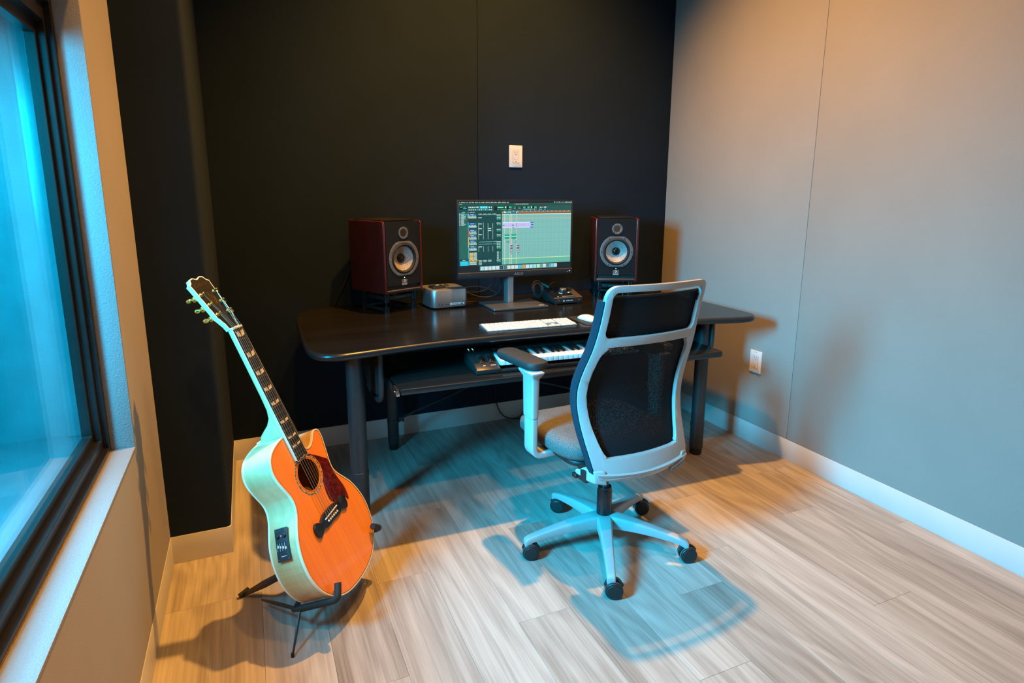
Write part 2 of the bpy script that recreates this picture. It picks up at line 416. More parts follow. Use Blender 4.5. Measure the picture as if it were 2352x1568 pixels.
floor = struct(MB().b2((-2.90, YF, -.06), (.06, .06, -.0035)).build('floor', MAT['joint'], smooth=0))
bounds = [0.0] + [-.075-.185*k for k in range(15)]
bounds[-1] = XL
joints = {1: [-1.147], 2: [-1.48], 3: [-2.027], 4: [-1.195], 5: [-1.565], 6: [-1.73], 7: [-.842, -2.048], 8: [-1.12], 9: [-1.637], 10: [-.853], 11: [-1.267], 12: [-1.71], 13: [-.96], 14: [-1.151]}
def plank_mesh(w, l):
    m = MB().box((0, 0, -.004), (w-.0006, l-.0006, .008)); b = m.b
    bmesh.ops.bevel(b, geom=[e for e in b.edges if all(v.co.z > -.001 for v in e.verts)], offset=.0004, segments=1, affect='EDGES')
    me = bpy.data.meshes.new('plank'); b.to_mesh(me); b.free(); me.materials.append(MAT['plank']); return me
for k in range(len(bounds)-1):
    x1, x0 = bounds[k], bounds[k+1]
    if x1-x0 < .02: continue
    js = list(joints.get(k, [-.5])); ys = sorted(js, reverse=True)
    while ys[-1] > YF: ys.append(ys[-1]-1.22)
    ys[-1] = YF
    top = ys[0]
    while top < -1.22: top += 1.22; ys.insert(0, top)
    ys.insert(0, 0.0)
    for a, b in zip(ys, ys[1:]):
        if a-b < .01: continue
        o = link('plank', plank_mesh(x1-x0, a-b), floor); o.location = ((x0+x1)/2, (a+b)/2, 0)

ceiling = struct(MB().b2((-2.90, YF, ZC), (.06, .06, ZC+.1)).build('ceiling', MAT['ceil'], smooth=0))
wb = struct(MB().b2((-2.90, .022, -.06), (.12, .10, ZC)).build('wall_back', MAT['wall_dark'], smooth=0))
for a, b in ((XC-.19, -1.2574), (-1.2558, 0.02)):
    MB().b2((a, 0, HB), (b, .022, ZC)).build('fabric_panel', MAT['wall_dark'], wb, bevel=.003)
wr = struct(MB().b2((.022, YF, -.06), (.10, .022, ZC)).build('wall_right', MAT['wall_light'], smooth=0))
ys = [0, -1.0776, -2.30, -3.52, YF]
for a, b in zip(ys, ys[1:]):
    MB().b2((0, b+.0006, HB), (.022, a-.0006, ZC)).build('fabric_panel', MAT['wall_light'], wr, bevel=.003)
struct(MB().b2((-2.90, YF-.1, -.06), (.12, YF, ZC)).build('wall_front', MAT['wall_dark'], smooth=0))
# boards at the foot of the walls
struct(MB().b2((XC, -.0015, 0), (0, .022, HB)).build('baseboard_back', MAT['white_paint'], bevel=.0012))
struct(MB().b2((-.0015, YF, 0), (.022, 0, HB)).build('baseboard_right', MAT['white_paint'], bevel=.0012))
struct(MB().b2((XL-.02, YF, 0), (XL+.0015, YC, HB)).build('baseboard_left', MAT['white_paint'], bevel=.0012))
pil = MB().rbox(((XL-.03+XC)/2, (YC+.0)/2, (HB+ZC)/2), (XC-XL+.03, -YC+.001, ZC-HB), .014, axis=2).build('wall_pillar', MAT['wall_dark'])
struct(pil)
struct(MB().b2((XL, YC-.002, 0), (XC+.002, YC+.02, HB)).build('trim_1', MAT['white_paint'], bevel=.0012))
struct(MB().b2((XC-.02, YC+.02, 0), (XC+.002, 0, HB)).build('trim_2', MAT['white_paint'], bevel=.0012))

# left wall with the studio window
WY0, WY1, WZ0, WZ1 = -3.45, -1.276, .624, 1.860
sw = Matrix(((0, 0, 1, 0), (1, 0, 0, 0), (0, 1, 0, 0), (0, 0, 0, 1)))       # plate (y,z,x) -> world
rect = lambda y0, y1, z0, z1: [(y0, z0), (y1, z0), (y1, z1), (y0, z1)]
wl = MB().plate(rect(YF, YC+.01, HB, ZC), XL-.10, XL, holes=[rect(WY0, WY1, WZ0, WZ1)], M=sw).b2((XL-.10, YF, -.06), (XL-.02, YC, HB)).build('wall_left', MAT['wall_light'], smooth=0)
struct(wl)
win = MB()
for x0, x1, iy, iz, zt_ in ((XL-.074, XL-.056, .016, .014, 1.775), (XL-.092, XL-.070, .026, .040, 1.730), (XL-.112, XL-.088, .035, .060, 1.700)):
    win.plate(rect(WY0+.001, WY1-.001, WZ0+.001, WZ1-.001), x0, x1, holes=[rect(WY0+iy, WY1-iy, WZ0+iz, zt_)], M=sw)
win = struct(win.build('window_1', MAT['frame_black'], smooth=0, bevel=.0015))
MB().b2((XL-.056, WY0, WZ0-.01), (XL+.0012, WY1, WZ0+.001)).build('sill', MAT['reveal'], win, bevel=.001)
MB().b2((XL-.056, WY1-.001, WZ0), (XL+.0012, WY1+.008, WZ1)).build('jamb', MAT['reveal'], win, bevel=.001)
MB().b2((XL-.056, WY0-.008, WZ0), (XL+.0012, WY0+.001, WZ1)).build('jamb', MAT['reveal'], win, bevel=.001)
MB().b2((XL-.056, WY0, WZ1-.001), (XL+.0012, WY1, WZ1+.008)).build('head_lining', MAT['reveal'], win, bevel=.001)
MB().b2((XL-.064, WY0+.01, WZ0+.0005), (XL-.0555, WY1-.002, WZ0+.0045)).build('dusty_edge_strip', MAT['cork'], win)
MB().b2((XL-.098, WY0+.02, WZ0+.05), (XL-.093, WY1-.02, 1.72)).build('pane', MAT['glass'], win, smooth=0)
# the painted cavity behind the pane
MB().b2((-3.16, WY0-.3, .56), (XL-.1125, -1.10, .632)).build('outer_sill', MAT['outer_paint'], win, bevel=.002)
MB().b2((-3.16, -1.12, .56), (XL-.1125, -1.06, 1.86)).b2((-2.955, -1.142, .632), (-2.885, -1.118, 1.80)).b2((-2.915, -1.165, .632), (-2.885, -1.140, 1.80)).build('outer_jamb', MAT['outer_paint'], win, bevel=.002)
MB().b2((-3.16, WY0-.3, 1.79), (XL-.1125, -1.06, 1.86)).build('outer_head', MAT['outer_paint'], win, bevel=.002)
struct(MB().b2((-6.60, -6.6, -.06), (-6.50, .6, 3.0)).build('wall_outer', MAT['outer_paint'], smooth=0))
struct(MB().b2((-6.60, -6.6, -.08), (-2.90, .6, -.06)).build('floor_outer', MAT['ceil'], smooth=0))

# recessed ceiling lamps that hold the warm spots
for (x, y, z), lb in ((LA, 'round recessed ceiling lamp above the front of the desk'), (LB, 'middle one of the round recessed ceiling lamps'), (LC, 'round recessed ceiling lamp farthest from the dark wall')):
    t = thing('ceiling_lamp', lb, 'lamp', (x, y, ZC), 0, 'recessed ceiling lamps')
    MB().lathe([(.085, 0), (.085, -.006), (.062, -.006), (.062, 0)], n=32).build('trim_ring', MAT['white_plastic'], t)
    MB().lathe([(.060, -.002), (.054, -.03), (.050, -.002)], n=32).build('reflector', MAT['steel'], t)

# wall sockets
def outlet(label, M, up):
    t = link('wall_outlet', None); t.matrix_world = M; tag(t, label, 'outlet')
    MB().rbox((0, 0, .003), (.080, .119, .006), .004, er=.002).build('cover_plate', MAT['white_plastic'], t)
    ins = MB().rbox((0, 0, .0062), (.034, .067, .0016), .002).build('receptacle', MAT['white_plastic'], t)
    MB().plate(rrect(0, 0, .0365, .0695, .003), .0058, .0063, holes=[rrect(0, 0, .0345, .0675, .002)]).build('seam', MAT['print_grey'], t)
    for s in (.019, -.019):
        MB().box((-.007, s+.004, .0071), (.0022, .008, .0006)).build('slot', MAT['slot_dark'], ins, smooth=0)
        MB().box((.007, s+.004, .0071), (.0018, .006, .0006)).build('slot', MAT['slot_dark'], ins, smooth=0)
        MB().cyl((0, s-.0075, .0068), (0, s-.0075, .0074), .0026, n=12).build('ground_hole', MAT['slot_dark'], ins)
    for dx in (-.007, .004):
        MB().box((dx, up*.053, .0062), (.007, .0022, .0003)).build('lettering', MAT['print_grey'], t, smooth=0)
    return t
outlet('white double wall outlet on the dark wall above the monitor', Matrix(((1, 0, 0, -1.0355), (0, 0, -1, 0), (0, 1, 0, 1.5275), (0, 0, 0, 1))), -1)
outlet('white double wall outlet low on the right wall beside the desk', Matrix(((0, 0, -1, 0), (-1, 0, 0, -.840), (0, 1, 0, .4545), (0, 0, 0, 1))), 1)

# ------------------------------------------------------------------ desk
ZD = .758
desk = thing('studio_desk', 'wide black studio desk with curved front, rounded corners and tubular legs', 'desk', (-1.2, -.5, 0))
DO = Vector((-1.2, -.5, 0))
def W2(o, p): return (p[0]-o[0], p[1]-o[1], p[2]-o[2])
outl = [(-2.02, -.012), (-2.13, -.022), (-2.205, -.075), (-2.248, -.18), (-2.262, -.36), (-2.266, -.60), (-2.266, -.82), (-2.256, -.905), (-2.222, -.962), (-2.165, -.987), (-2.09, -.982), (-1.93, -.958), (-1.72, -.938), (-1.45, -.937), (-1.10, -.951), (-.80, -.968), (-.55, -.997), (-.38, -1.030), (-.305, -1.044), (-.245, -1.038), (-.205, -1.0), (-.189, -.94), (-.188, -.60), (-.192, -.20), (-.205, -.09), (-.25, -.03), (-.35, -.014), (-1.2, -.012)]
outl = catmull(outl, True, 5)
def inset(poly, d):
    n = len(poly); out = []
    for i in range(n):
        a, b = Vector(poly[i-1]), Vector(poly[(i+1) % n]); t = (b-a).normalized(); out.append((poly[i][0]-t.y*d, poly[i][1]+t.x*d))
    return out
def slab(mb, poly, lev, o):
    mb.loft([[W2(o, (x, y, z)) for x, y in inset(poly, d)] for z, d in lev]); return mb
area = sum(a[0]*b[1]-b[0]*a[1] for a, b in zip(outl, outl[1:]+outl[:1]))
sg = 1 if area > 0 else -1
slab(MB(), outl, [(.729, .014*sg), (.7315, .006*sg), (.737, .0015*sg), (.7435, 0), (.750, .0015*sg), (.7555, .006*sg), (ZD-.0006, .012*sg)], DO).build('edge_band', MAT['desk_edge'], desk, smooth=60)
slab(MB(), outl, [(ZD-.002, .0125*sg), (ZD, .0128*sg)], DO).build('desk_top', MAT['desk'], desk)
def leg(x, y, r, ztop, ring, foot):
    m = MB().lathe([(0, .034), (r, .034), (r, ring-.012), (r+.0012, ring-.012), (r+.0012, ring+.010), (r-.0008, ring+.012), (r-.0008, ztop), (0, ztop)], n=28)
    o = m.build('leg', MAT['black_metal'], desk); o.location = W2(DO, (x, y, 0))
    f = MB().lathe([(0, 0), (foot, 0), (foot+.002, .004), (foot+.002, .030), (foot-.004, .034), (0, .034)], n=24).build('foot', MAT['black_rubber'], o)
    return o
leg(-2.083, -.80, .036, .729, .20, .030)
leg(-.370, -.84, .034, .729, .16, .028)
leg(-1.806, -.168, .029, .729, .155, .022)
leg(-.62, -.168, .029, .729, .155, .022)
# side frames that carry the pull-out tray
for sx, x in ((-1, -1.995), (1, -.345)):
    MB().plate(roundpoly([(-.86, .729), (-.86, .535), (-.62, .495), (-.45, .60), (-.45, .729)], [.0, .07, .06, .04, 0], 8), -.006, .006, M=Matrix.Translation((-DO.x+x, -DO.y, 0)) @ sw).build('tray_hanger', MAT['black_metal'], desk, bevel=.003)
    MB().tube([W2(DO, (x, y, z)) for y, z in catmull([(-.875, .729), (-.875, .60), (-.855, .53), (-.80, .505), (-.70, .50), (-.60, .51)], False, 5)], .011, 10).build('hanger_edge_tube', MAT['black_metal'], desk)
TZ = .612
tp = [(-1.955, -.52), (-1.955, -1.028), (-1.948, -1.036), (-.47, -1.076), (-.452, -1.07), (-.44, -1.055), (-.44, -.52)]
tray = slab(MB(), tp, [(TZ-.022, .003), (TZ-.020, .0005), (TZ-.011, 0), (TZ-.002, .0005), (TZ, .003)], DO).build('keyboard_tray', MAT['desk'], desk, smooth=50)
MB().loft([[W2(DO, (x, y-.0025+dy, TZ-.011+dz)) for dy, dz in ((.003, .0112), (-.001, .0095), (-.0025, .004), (-.0025, -.006), (-.0005, -.0105), (.003, -.0112))] for x, y in ((-1.952, -1.034), (-1.2, -1.0545), (-.47, -1.0755))]).build('front_edge', MAT['desk_edge'], tray)
for x in (-1.962, -.433):
    r_ = MB().b2(W2(DO, (x-.006, -1.02, TZ-.030)), W2(DO, (x+.006, -.50, TZ-.004))).b2(W2(DO, (x-.003, -1.035, TZ-.024)), W2(DO, (x+.003, -.98, TZ-.010))).build('slide_rail', MAT['steel'], tray, bevel=.001)
    MB().cyl(W2(DO, (x-.009, -1.0, TZ-.017)), W2(DO, (x+.009, -1.0, TZ-.017)), .004, n=10).build('rail_screw', MAT['steel'], r_)
for x0, x1 in ((-1.80, -1.22), (-.626, -1.20)):
    o = MB().tube([W2(DO, (x0+.03*(1 if x1 > x0 else -1), -.17, .165)), W2(DO, (x1, -.17, .345))], .0075, 10).build('cross_brace', MAT['black_metal'], desk)
    s = 1 if x1 > x0 else -1
    MB().box(W2(DO, (x0+s*.035, -.185, .165)), (.03, .012, .028)).build('brace_bracket', MAT['black_metal'], o, bevel=.003)
    for dx, dz in ((.033, .158), (.052, .172)): MB().cyl(W2(DO, (x0+s*dx, -.19, dz)), W2(DO, (x0+s*dx, -.197, dz)), .0045, n=10).build('bolt', MAT['steel'], o)
MB().b2(W2(DO, (-1.95, -.40, .66)), W2(DO, (-.40, -.385, .729))).build('rear_rail', MAT['black_metal'], desk, bevel=.002)

# ------------------------------------------------------------------ loudspeakers and their stands
def speaker(label, pos, ang):
    t = thing('studio_speaker', label, 'speaker', pos, ang, 'studio monitor speakers')
    Wd, H, D = .232, .345, .275
    MB().b2((-Wd/2+.012, .036, .004), (Wd/2-.012, D, H-.003)).b2((-Wd/2+.012, .004, H-.030), (Wd/2-.012, .036, H-.003)).b2((-Wd/2+.012, .004, .040), (-Wd/2+.018, .036, H-.03)).b2((Wd/2-.018, .004, .040), (Wd/2-.012, .036, H-.03)).build('cabinet', MAT['baffle'], t, bevel=.002)
    MB().b2((-Wd/2+.02, .03, H-.004), (Wd/2-.02, D-.02, H+.004)).build('top_panel', MAT['baffle'], t, bevel=.003)
    for s in (-1, 1):
        a, b = sorted((s*(Wd/2-.013), s*(Wd/2)))
        pr = [(-.004, 0), (D, 0), (D, H), (.012, H), (-.004, H-.008)]
        MB().plate([(y, z) for y, z in pr], a, b, M=sw).build('side_panel', MAT['burgundy'], t, bevel=.0045, seg=3)
    bf = MB().plate(rrect(0, .19, Wd-.027, .31-.006, .002), 0, .006, holes=[circ(0, .165, .070, 40)], M=Matrix(((1, 0, 0, 0), (0, 0, -1, .0015), (0, 1, 0, 0), (0, 0, 0, 1)))).build('baffle', MAT['baffle'], t)
    MB().b2((-Wd/2+.014, .012, .016), (Wd/2-.014, .03, .040)).build('port_slot', MAT['slot_dark'], t)
    MB().b2((-Wd/2+.0135, -.003, .011), (Wd/2-.0135, .03, .0165)).build('port_lip', MAT['copper'], t, bevel=.0015)
    MB().b2((-Wd/2+.0135, -.003, 0), (Wd/2-.0135, .03, .0112)).build('plinth', MAT['baffle'], t, bevel=.0015)
    # woofer
    A = Matrix(((1, 0, 0, 0), (0, 0, -1, -.0045), (0, 1, 0, .165), (0, 0, 0, 1)))
    ringo = []
    for i in range(64):
        th = 2*PI*i/64; x, y = .090*math.cos(th), .090*math.sin(th); ringo.append((x, max(-.082, min(.082, y))))
    w = MB().plate(ringo, 0, .003, holes=[circ(0, 0, .0735, 48)], M=A).build('woofer_ring', MAT['ring_metal'], t, bevel=.0008)
    for k in range(6):
        th = k*PI/3; rr = .0815
        MB().cyl(A @ Vector((rr*math.cos(th), rr*math.sin(th), .002)), A @ Vector((rr*math.cos(th), rr*math.sin(th), .0048)), .0035, n=10).build('screw', MAT['steel'], w)
    MB().lathe([(.0738, .0012), (.071, .004), (.066, .006), (.0615, .003), (.058, -.003)], A, 48).build('surround', MAT['black_rubber'], t)
    MB().lathe([(.0585, -.003), (.050, -.009), (.036, -.018), (.021, -.027)], A, 48).build('cone', MAT['cone'], t)
    MB().lathe([(.0215, -.026), (.020, -.019), (.015, -.014), (.008, -.0115), (0, -.0105)], A, 32).build('dust_cap', MAT['black_gloss'], t)
    # tweeter
    B = Matrix(((1, 0, 0, 0), (0, 0, -1, -.0045), (0, 1, 0, .287), (0, 0, 0, 1)))
    tr = MB().plate(circ(0, 0, .029, 40), 0, .003, holes=[circ(0, 0, .0195, 32)], M=B).build('tweeter_ring', MAT['ring_metal'], t, bevel=.0008)
    for k in range(4):
        th = PI/4+k*PI/2
        MB().cyl(B @ Vector((.0245*math.cos(th), .0245*math.sin(th), .002)), B @ Vector((.0245*math.cos(th), .0245*math.sin(th), .0045)), .0024, n=8).build('screw', MAT['steel'], tr)
    MB().lathe([(.0195, .002), (.012, -.003), (0, -.006)], B, 32).build('tweeter_dome', MAT['copper'], t)
    g = MB()
    for k in range(-5, 6):
        x = k*.0033; h = math.sqrt(max(0, .0192**2-x*x))
        g.tube([B @ Vector((x*.7-h*.7, x*.7+h*.7, .0025)), B @ Vector((x*.7+h*.7, x*.7-h*.7, .0025))], .0006, 5)
    g.build('tweeter_grille', MAT['steel'], t)
    MB().lathe([(.0026, 0), (.002, .0015), (0, .002)], Matrix(((1, 0, 0, 0), (0, 0, -1, -.004), (0, 1, 0, .073), (0, 0, 0, 1))), 12).build('power_light', MAT['led_green'], t)
    LM = lambda x, z: Matrix(((1, 0, 0, x), (0, 0, -1, -.0046), (0, 1, 0, z), (0, 0, 0, 1)))
    lg = MB().plate(rrect(0, .0505, .032, .028, .001), .0045, .0049, M=Matrix(((1, 0, 0, 0), (0, 0, -1, 0), (0, 1, 0, 0), (0, 0, 0, 1)))).build('logo_plate', MAT['ring_metal'], t)
    text_mesh('lettering', 'FOCAL', .0098, MAT['print_white'], lg, Matrix.Translation((0, -.0004, 0)) @ LM(0, .0410))
    MB().tube([Vector((x, -.0054, z)) for x, z in catmull([(-.006, .0612), (.004, .0615), (.004, .0565), (-.001, .0545), (0, .0505), (.0035, .0490)], False, 5)], .0012, 6).build('emblem', MAT['print_white'], lg)
    return t
def iso_stand(label, pos, ang):
    t = thing('isolation_stand', label, 'speaker stand', pos, ang, 'speaker isolation stands')
    zt = .0965
    pts = [(-.083, .035), (.083, .035), (-.083, .215), (.083, .215)]
    for x, y in pts:
        p = MB().lathe([(0, 0), (.0175, 0), (.0175, .003), (.0155, .004), (.0155, .027), (.017, .029), (.017, .031), (.005, .032), (.005, .048), (.013, .050), (.0145, .052), (.0145, zt), (0, zt)], n=24).build('post', MAT['black_gloss'], t)
        p.location = (x, y, 0)
    MB().b2((-.080, .030, .060), (.080, .040, .080)).build('front_bar', MAT['black_plastic'], t, bevel=.002)
    MB().b2((-.088, .04, .060), (-.078, .21, .080)).b2((.078, .04, .060), (.088, .21, .080)).build('upper_side_bars', MAT['black_plastic'], t, bevel=.002)
    MB().b2((-.080, .210, .060), (.080, .220, .080)).build('rear_bar', MAT['black_plastic'], t, bevel=.002)
    MB().b2((-.088, .04, .008), (-.078, .21, .022)).b2((.078, .04, .008), (.088, .21, .022)).b2((-.08, .208, .008), (.08, .22, .022)).build('lower_frame', MAT['black_plastic'], t, bevel=.002)
    m = MB().box((-.028, .0296, .070), (.004, .0008, .007))
    for k in range(9): m.box((-.018+k*.0052, .0296, .070), (.0036, .0008, .0035 if k % 3 else .0048))
    m.build('lettering', MAT['print_grey'], t, smooth=0)
    return t
def sp_pos(A, ang, w):      # baffle left corner -> middle of the front
    return (A[0]+w/2*math.cos(ang), A[1]+w/2*math.sin(ang))
aL, aR = R(25), R(-24.3)
pL = sp_pos((-1.850, -.338), aL, .215); pR = sp_pos((-.700, -.337), aR, .215)
iso_stand('black isolation stand under the speaker left of the monitor', (pL[0], pL[1], ZD), aL)
iso_stand('black isolation stand under the speaker right of the monitor', (pR[0], pR[1], ZD), aR)
speaker('black studio speaker with burgundy sides, left of the monitor', (pL[0], pL[1], ZD+.0965), aL)
speaker('black studio speaker with burgundy sides, right of the monitor', (pR[0], pR[1], ZD+.0965), aR)

# ------------------------------------------------------------------ monitor
mon = thing('computer_monitor', 'wide computer monitor showing an audio editing session on a grey stand', 'monitor', (-1.178, -.35, ZD), R(-.6))
mz = lambda z: z-ZD
MB().b2((-.3185, .002, mz(.908)), (.3185, .022, mz(1.296))).build('bezel', MAT['black_plastic'], mon, bevel=.002)
MB().rbox((0, .036, mz(1.10)), (.40, .03, .24), .03, axis=1).build('rear_housing', MAT['black_plastic'], mon)
MB().b2((-.318, -.004, mz(.909)), (.318, .004, mz(.938))).build('chin', MAT['black_plastic'], mon, bevel=.0025)
MB().b2((-.317, -.0042, mz(.9375)), (.317, .002, mz(.9400))).build('chin_edge', MAT['copper'], mon, bevel=.0006)
text_mesh('lettering', 'ASUS', .019, MAT['print_soft'], mon, Matrix(((1, 0, 0, .005), (0, 0, -1, -.0045), (0, 1, 0, mz(.9235)), (0, 0, 0, 1))), shear=.25, sx=1.15)
MB().cyl((.302, -.0035, mz(.926)), (.302, -.005, mz(.926)), .0022, n=12).build('power_light', MAT['led_white'], mon)
MB().box((.290, -.0043, mz(.9215)), (.010, .0006, .002)).build('button_mark', MAT['print_grey'], mon, smooth=0)
MB().b2((-.036, .035, .006), (-.004, .095, mz(1.06))).build('stand_post', MAT['alu'], mon, bevel=.003)
MB().b2((-.03, .02, mz(1.02)), (.0, .05, mz(1.14))).build('neck_bracket', MAT['black_plastic'], mon, bevel=.003)
sb = MB().rbox((-.022, -.002, .007), (.297, .226, .010), .004, er=.0015).build('stand_base', MAT['grey_metal'], mon)
MB().rbox((-.022, -.002, .001), (.28, .21, .002), .004).build('base_pad', MAT['black_rubber'], mon)
MB().box((.095, -.095, .0122), (.026, .010, .0004)).build('sticker', MAT['print_white'], sb, smooth=0)
# the picture on the screen: layered flat pixels, drawn in the units of a 1350 x 875 layout
UI = []
def ui(x0, y0, x1, y1, c, lay=1): UI.append((x0, y0, x1, y1, c, lay))
DK, DG, MG, LT = (.004, .010, .012), (.004, .055, .055), (.012, .115, .10), (.20, .50, .47)
CY, WH, GR, OR, YE, BL = (.02, .55, .75), (.62, .85, .82), (.03, .55, .28), (.80, .10, .008), (.75, .55, .10), (.01, .17, .48)
rs = random.Random(3)
def words(x, y, ws, h=8, c=WH, gap=9, lay=3):
    for w in ws:
        k = 0
        while k < w:
            g = min(w-k, rs.choice((3, 4, 5))); hh = h*rs.choice((.6, .8, 1.0, .75)); ui(x+k, y+h-hh, x+k+g, y+h, c, lay); k += g+.9
        x += w+gap
ui(0, 0, 1350, 875, DK, 0)
ui(0, 27, 1345, 795, DG, 1); ui(0, 27, 1345, 38, MG, 2); ui(0, 50, 1345, 118, (.008, .085, .075), 2); ui(1040, 50, 1345, 112, (.012, .09, .08), 3)
words(10, 8, [10, 50, 20, 22, 28, 32, 20, 36, 52, 36, 32, 40, 46, 24], 10)
ui(1120, 5, 1138, 19, CY, 3); words(1150, 7, [7, 12, 12, 4, 10, 12, 90], 10)
words(640, 30, [8, 150], 8)
for i, c in enumerate((OR, YE, GR)): ui(4+i*14, 30, 14+i*14, 40, c, 3)
ui(10, 62, 100, 100, DK, 3); words(18, 66, [30, 26], 8, GR, lay=4); ui(52, 80, 92, 92, CY, 4)
for i in range(4): ui(112+i*19, 66, 124+i*19, 80, WH, 4)
ui(190, 66, 206, 76, WH, 4); ui(212, 62, 224, 82, WH, 4); ui(238, 58, 330, 88, CY, 4)
for i in range(3): ui(248+i*28, 66, 266+i*28, 82, (.25, .85, .95), 5)
ui(340, 64, 354, 80, WH, 4); ui(366, 64, 376, 80, WH, 4)
for i in range(12): ui(112+i*23, 98, 128+i*23, 108, CY if i in (4, 7, 9) else WH, 4)
ui(400, 58, 600, 114, DK, 3); ui(440, 66, 515, 84, GR, 4); words(445, 68, [60], 12, (.25, .9, .6), lay=5); ui(528, 62, 545, 86, WH, 4); ui(575, 62, 605, 86, GR, 4); words(440, 98, [18, 90, 30], 8, GR, lay=4); ui(590, 96, 602, 108, OR, 4)
for x in (625, 680): ui(x, 62, x+44, 98, DK, 3); words(x+5, 68, [30], 9, GR, lay=4); words(x+8, 83, [26], 8, WH, lay=4)
ui(735, 58, 920, 90, DK, 3)
for x in (745, 795, 880): ui(x, 64, x+28, 86, GR, 4)
ui(838, 62, 852, 86, WH, 4)
for i in range(8): ui(738+i*23, 96, 750+i*23, 104, OR if i == 7 else (CY if i in (0, 5) else WH), 4)
ui(935, 58, 1025, 90, DK, 3); words(945, 66, [26, 8, 30], 16, WH, lay=4); ui(955, 94, 975, 106, CY, 4); ui(1000, 94, 1022, 106, CY, 4); ui(938, 96, 950, 104, WH, 4)
# left list
ui(6, 135, 102, 790, (.016, .13, .105), 2); words(40, 128, [34], 8); words(105, 128, [8, 60], 8)
for i in range(17):
    y = 146+i*9; ui(10, y, 14, y+6, WH, 3); ui(18, y, 24, y+6, (YE, OR, CY, BL, GR)[i % 5], 3); words(30, y, [rs.randint(26, 56)], 6, WH if i != 1 else CY)
ui(4, 158, 96, 164, CY, 4)
ui(14, 735, 100, 790, (.02, .62, .85), 3); words(40, 718, [34], 8); ui(10, 712, 104, 732, DK, 2)
# track controls
ui(104, 150, 490, 790, (.003, .06, .062), 2); ui(204, 150, 212, 790, (.02, .07, .02), 3)
strip = [(150, 205, WH), (205, 255, (.25, .004, .004)), (255, 345, CY), (345, 440, OR), (440, 560, YE), (560, 700, CY), (700, 750, (.02, .2, .8)), (750, 790, GR)]
for y0, y1, c in strip: ui(104, y0, 112, y1, c, 3)
for y0, n in ((150, 4), (265, 4), (345, 3), (410, 3), (478, 4), (548, 3)):
    ui(116, y0, 200, y0+16, BL, 3); words(132, y0+4, [40], 8, WH, lay=4)
    for k in range(5): ui(118+k*17, y0+22, 128+k*17, y0+34, WH, 4)
    ui(116, y0+38, 200, y0+46, WH, 3); ui(116, y0+50, 200, y0+58, (.35, .6, .5), 3)
for k in range(6): ui(116, 630+k*16, 160, 643+k*16, (.75, .52, .18), 3); ui(164, 631+k*16, 202, 640+k*16, WH, 3)
ui(114, 722, 210, 738, YE, 3); ui(124, 726, 152, 734, (.35, .16, .0), 4); ui(168, 726, 198, 734, (.35, .16, .0), 4)
for k in range(3): ui(116, 745+k*14, 198, 753+k*14, WH, 3)
for x in (222, 276, 330, 384):
    words(x, 150, [38], 7)
    for y in [262+8*k for k in range(9)]+[345+9*k for k in range(14)]+[556+10*k for k in range(7)]:
        if x < 300 or y > 262: ui(x, y, x+5, y+5, WH, 3)
for y in (196, 272, 330, 404, 556): ui(222, y, 262, y+9, WH, 3)
for y in (330, 356): ui(330, y, 370, y+9, WH, 3)
for y in (160, 496, 524): words(222, y, [160], 6, (.35, .7, .65)); words(390, y, [50], 6, (.35, .7, .65))
for x in (222, 276, 330): words(x, 728, [42], 9); words(x, 744, [40], 8)
for k in range(3): words(222, 758+12*k, [38], 7)
for y in (162, 196, 262, 340, 408, 496, 526, 560, 728): words(432, y, [48], 8); words(432, y+10, [48], 6, (.5, .7, .68)); ui(438, y+20, 452, y+34, GR, 3); ui(464, y+20, 478, y+34, GR, 3)
for k in range(7): ui(436, 626+k*14, 456, 633+k*14, WH, 3); ui(464, 627+k*14, 470, 633+k*14, GR, 3); ui(474, 627+k*14, 480, 633+k*14, GR, 3)
# arrange window
ui(494, 150, 1342, 796, LT, 2); ui(494, 118, 1342, 130, (.10, .22, .21), 3)
for i in range(16): ui(520+i*52, 119, 530+i*52, 126, WH, 4)
ui(494, 131, 1338, 145, OR, 3); ui(494, 131, 520, 145, (.85, .3, .02), 4); ui(540, 131, 590, 145, CY, 4); ui(600, 131, 660, 145, BL, 4); ui(520, 131, 540, 145, WH, 4); ui(590, 131, 600, 145, WH, 4); ui(660, 131, 674, 145, WH, 4)
ui(494, 145, 1342, 154, (.004, .05, .045), 3); ui(494, 155, 1342, 165, (.55, .92, .62), 4); ui(494, 211, 1342, 218, (.75, .38, .28), 4)
for i in range(17): ui(494+i*51.5, 166, 496+i*51.5, 796, (.27, .60, .57), 3)
for y in (255, 330, 400, 480, 520, 560, 585, 605, 620, 635, 650, 665, 680, 695): ui(494, y, 1340, y+2, (.14, .36, .36), 3)
ui(494, 712, 1340, 796, (.13, .47, .38), 3); ui(494, 718, 1340, 726, (.62, .85, .45), 5)
for x in (524, 585, 607, 668): ui(x, 166, x+6, 796, (.68, .72, .45), 4)
ui(502, 262, 868, 332, (.55, .52, .86), 5); ui(502, 260, 860, 270, (.75, .82, .95), 6); ui(502, 322, 860, 332, (.70, .80, .95), 6); ui(832, 262, 868, 275, BL, 7); ui(840, 288, 868, 306, BL, 7); ui(832, 320, 868, 332, BL, 7)
ui(502, 295, 524, 304, (.06, .06, .16), 7); ui(612, 293, 634, 303, (.06, .06, .16), 7); ui(618, 326, 636, 333, (.06, .06, .16), 7); ui(668, 268, 673, 332, (.05, .16, .45), 7); words(716, 294, [56], 5, (.35, .36, .55), lay=7)
for x in (526, 608):
    ui(x, 405, x+58, 472, (.01, .34, .23), 5); ui(x, 434, x+58, 446, (.22, .85, .65), 6); ui(x, 438, x+58, 442, (.5, .95, .8), 7); words(x+4, 406, [46], 5, WH, lay=6)
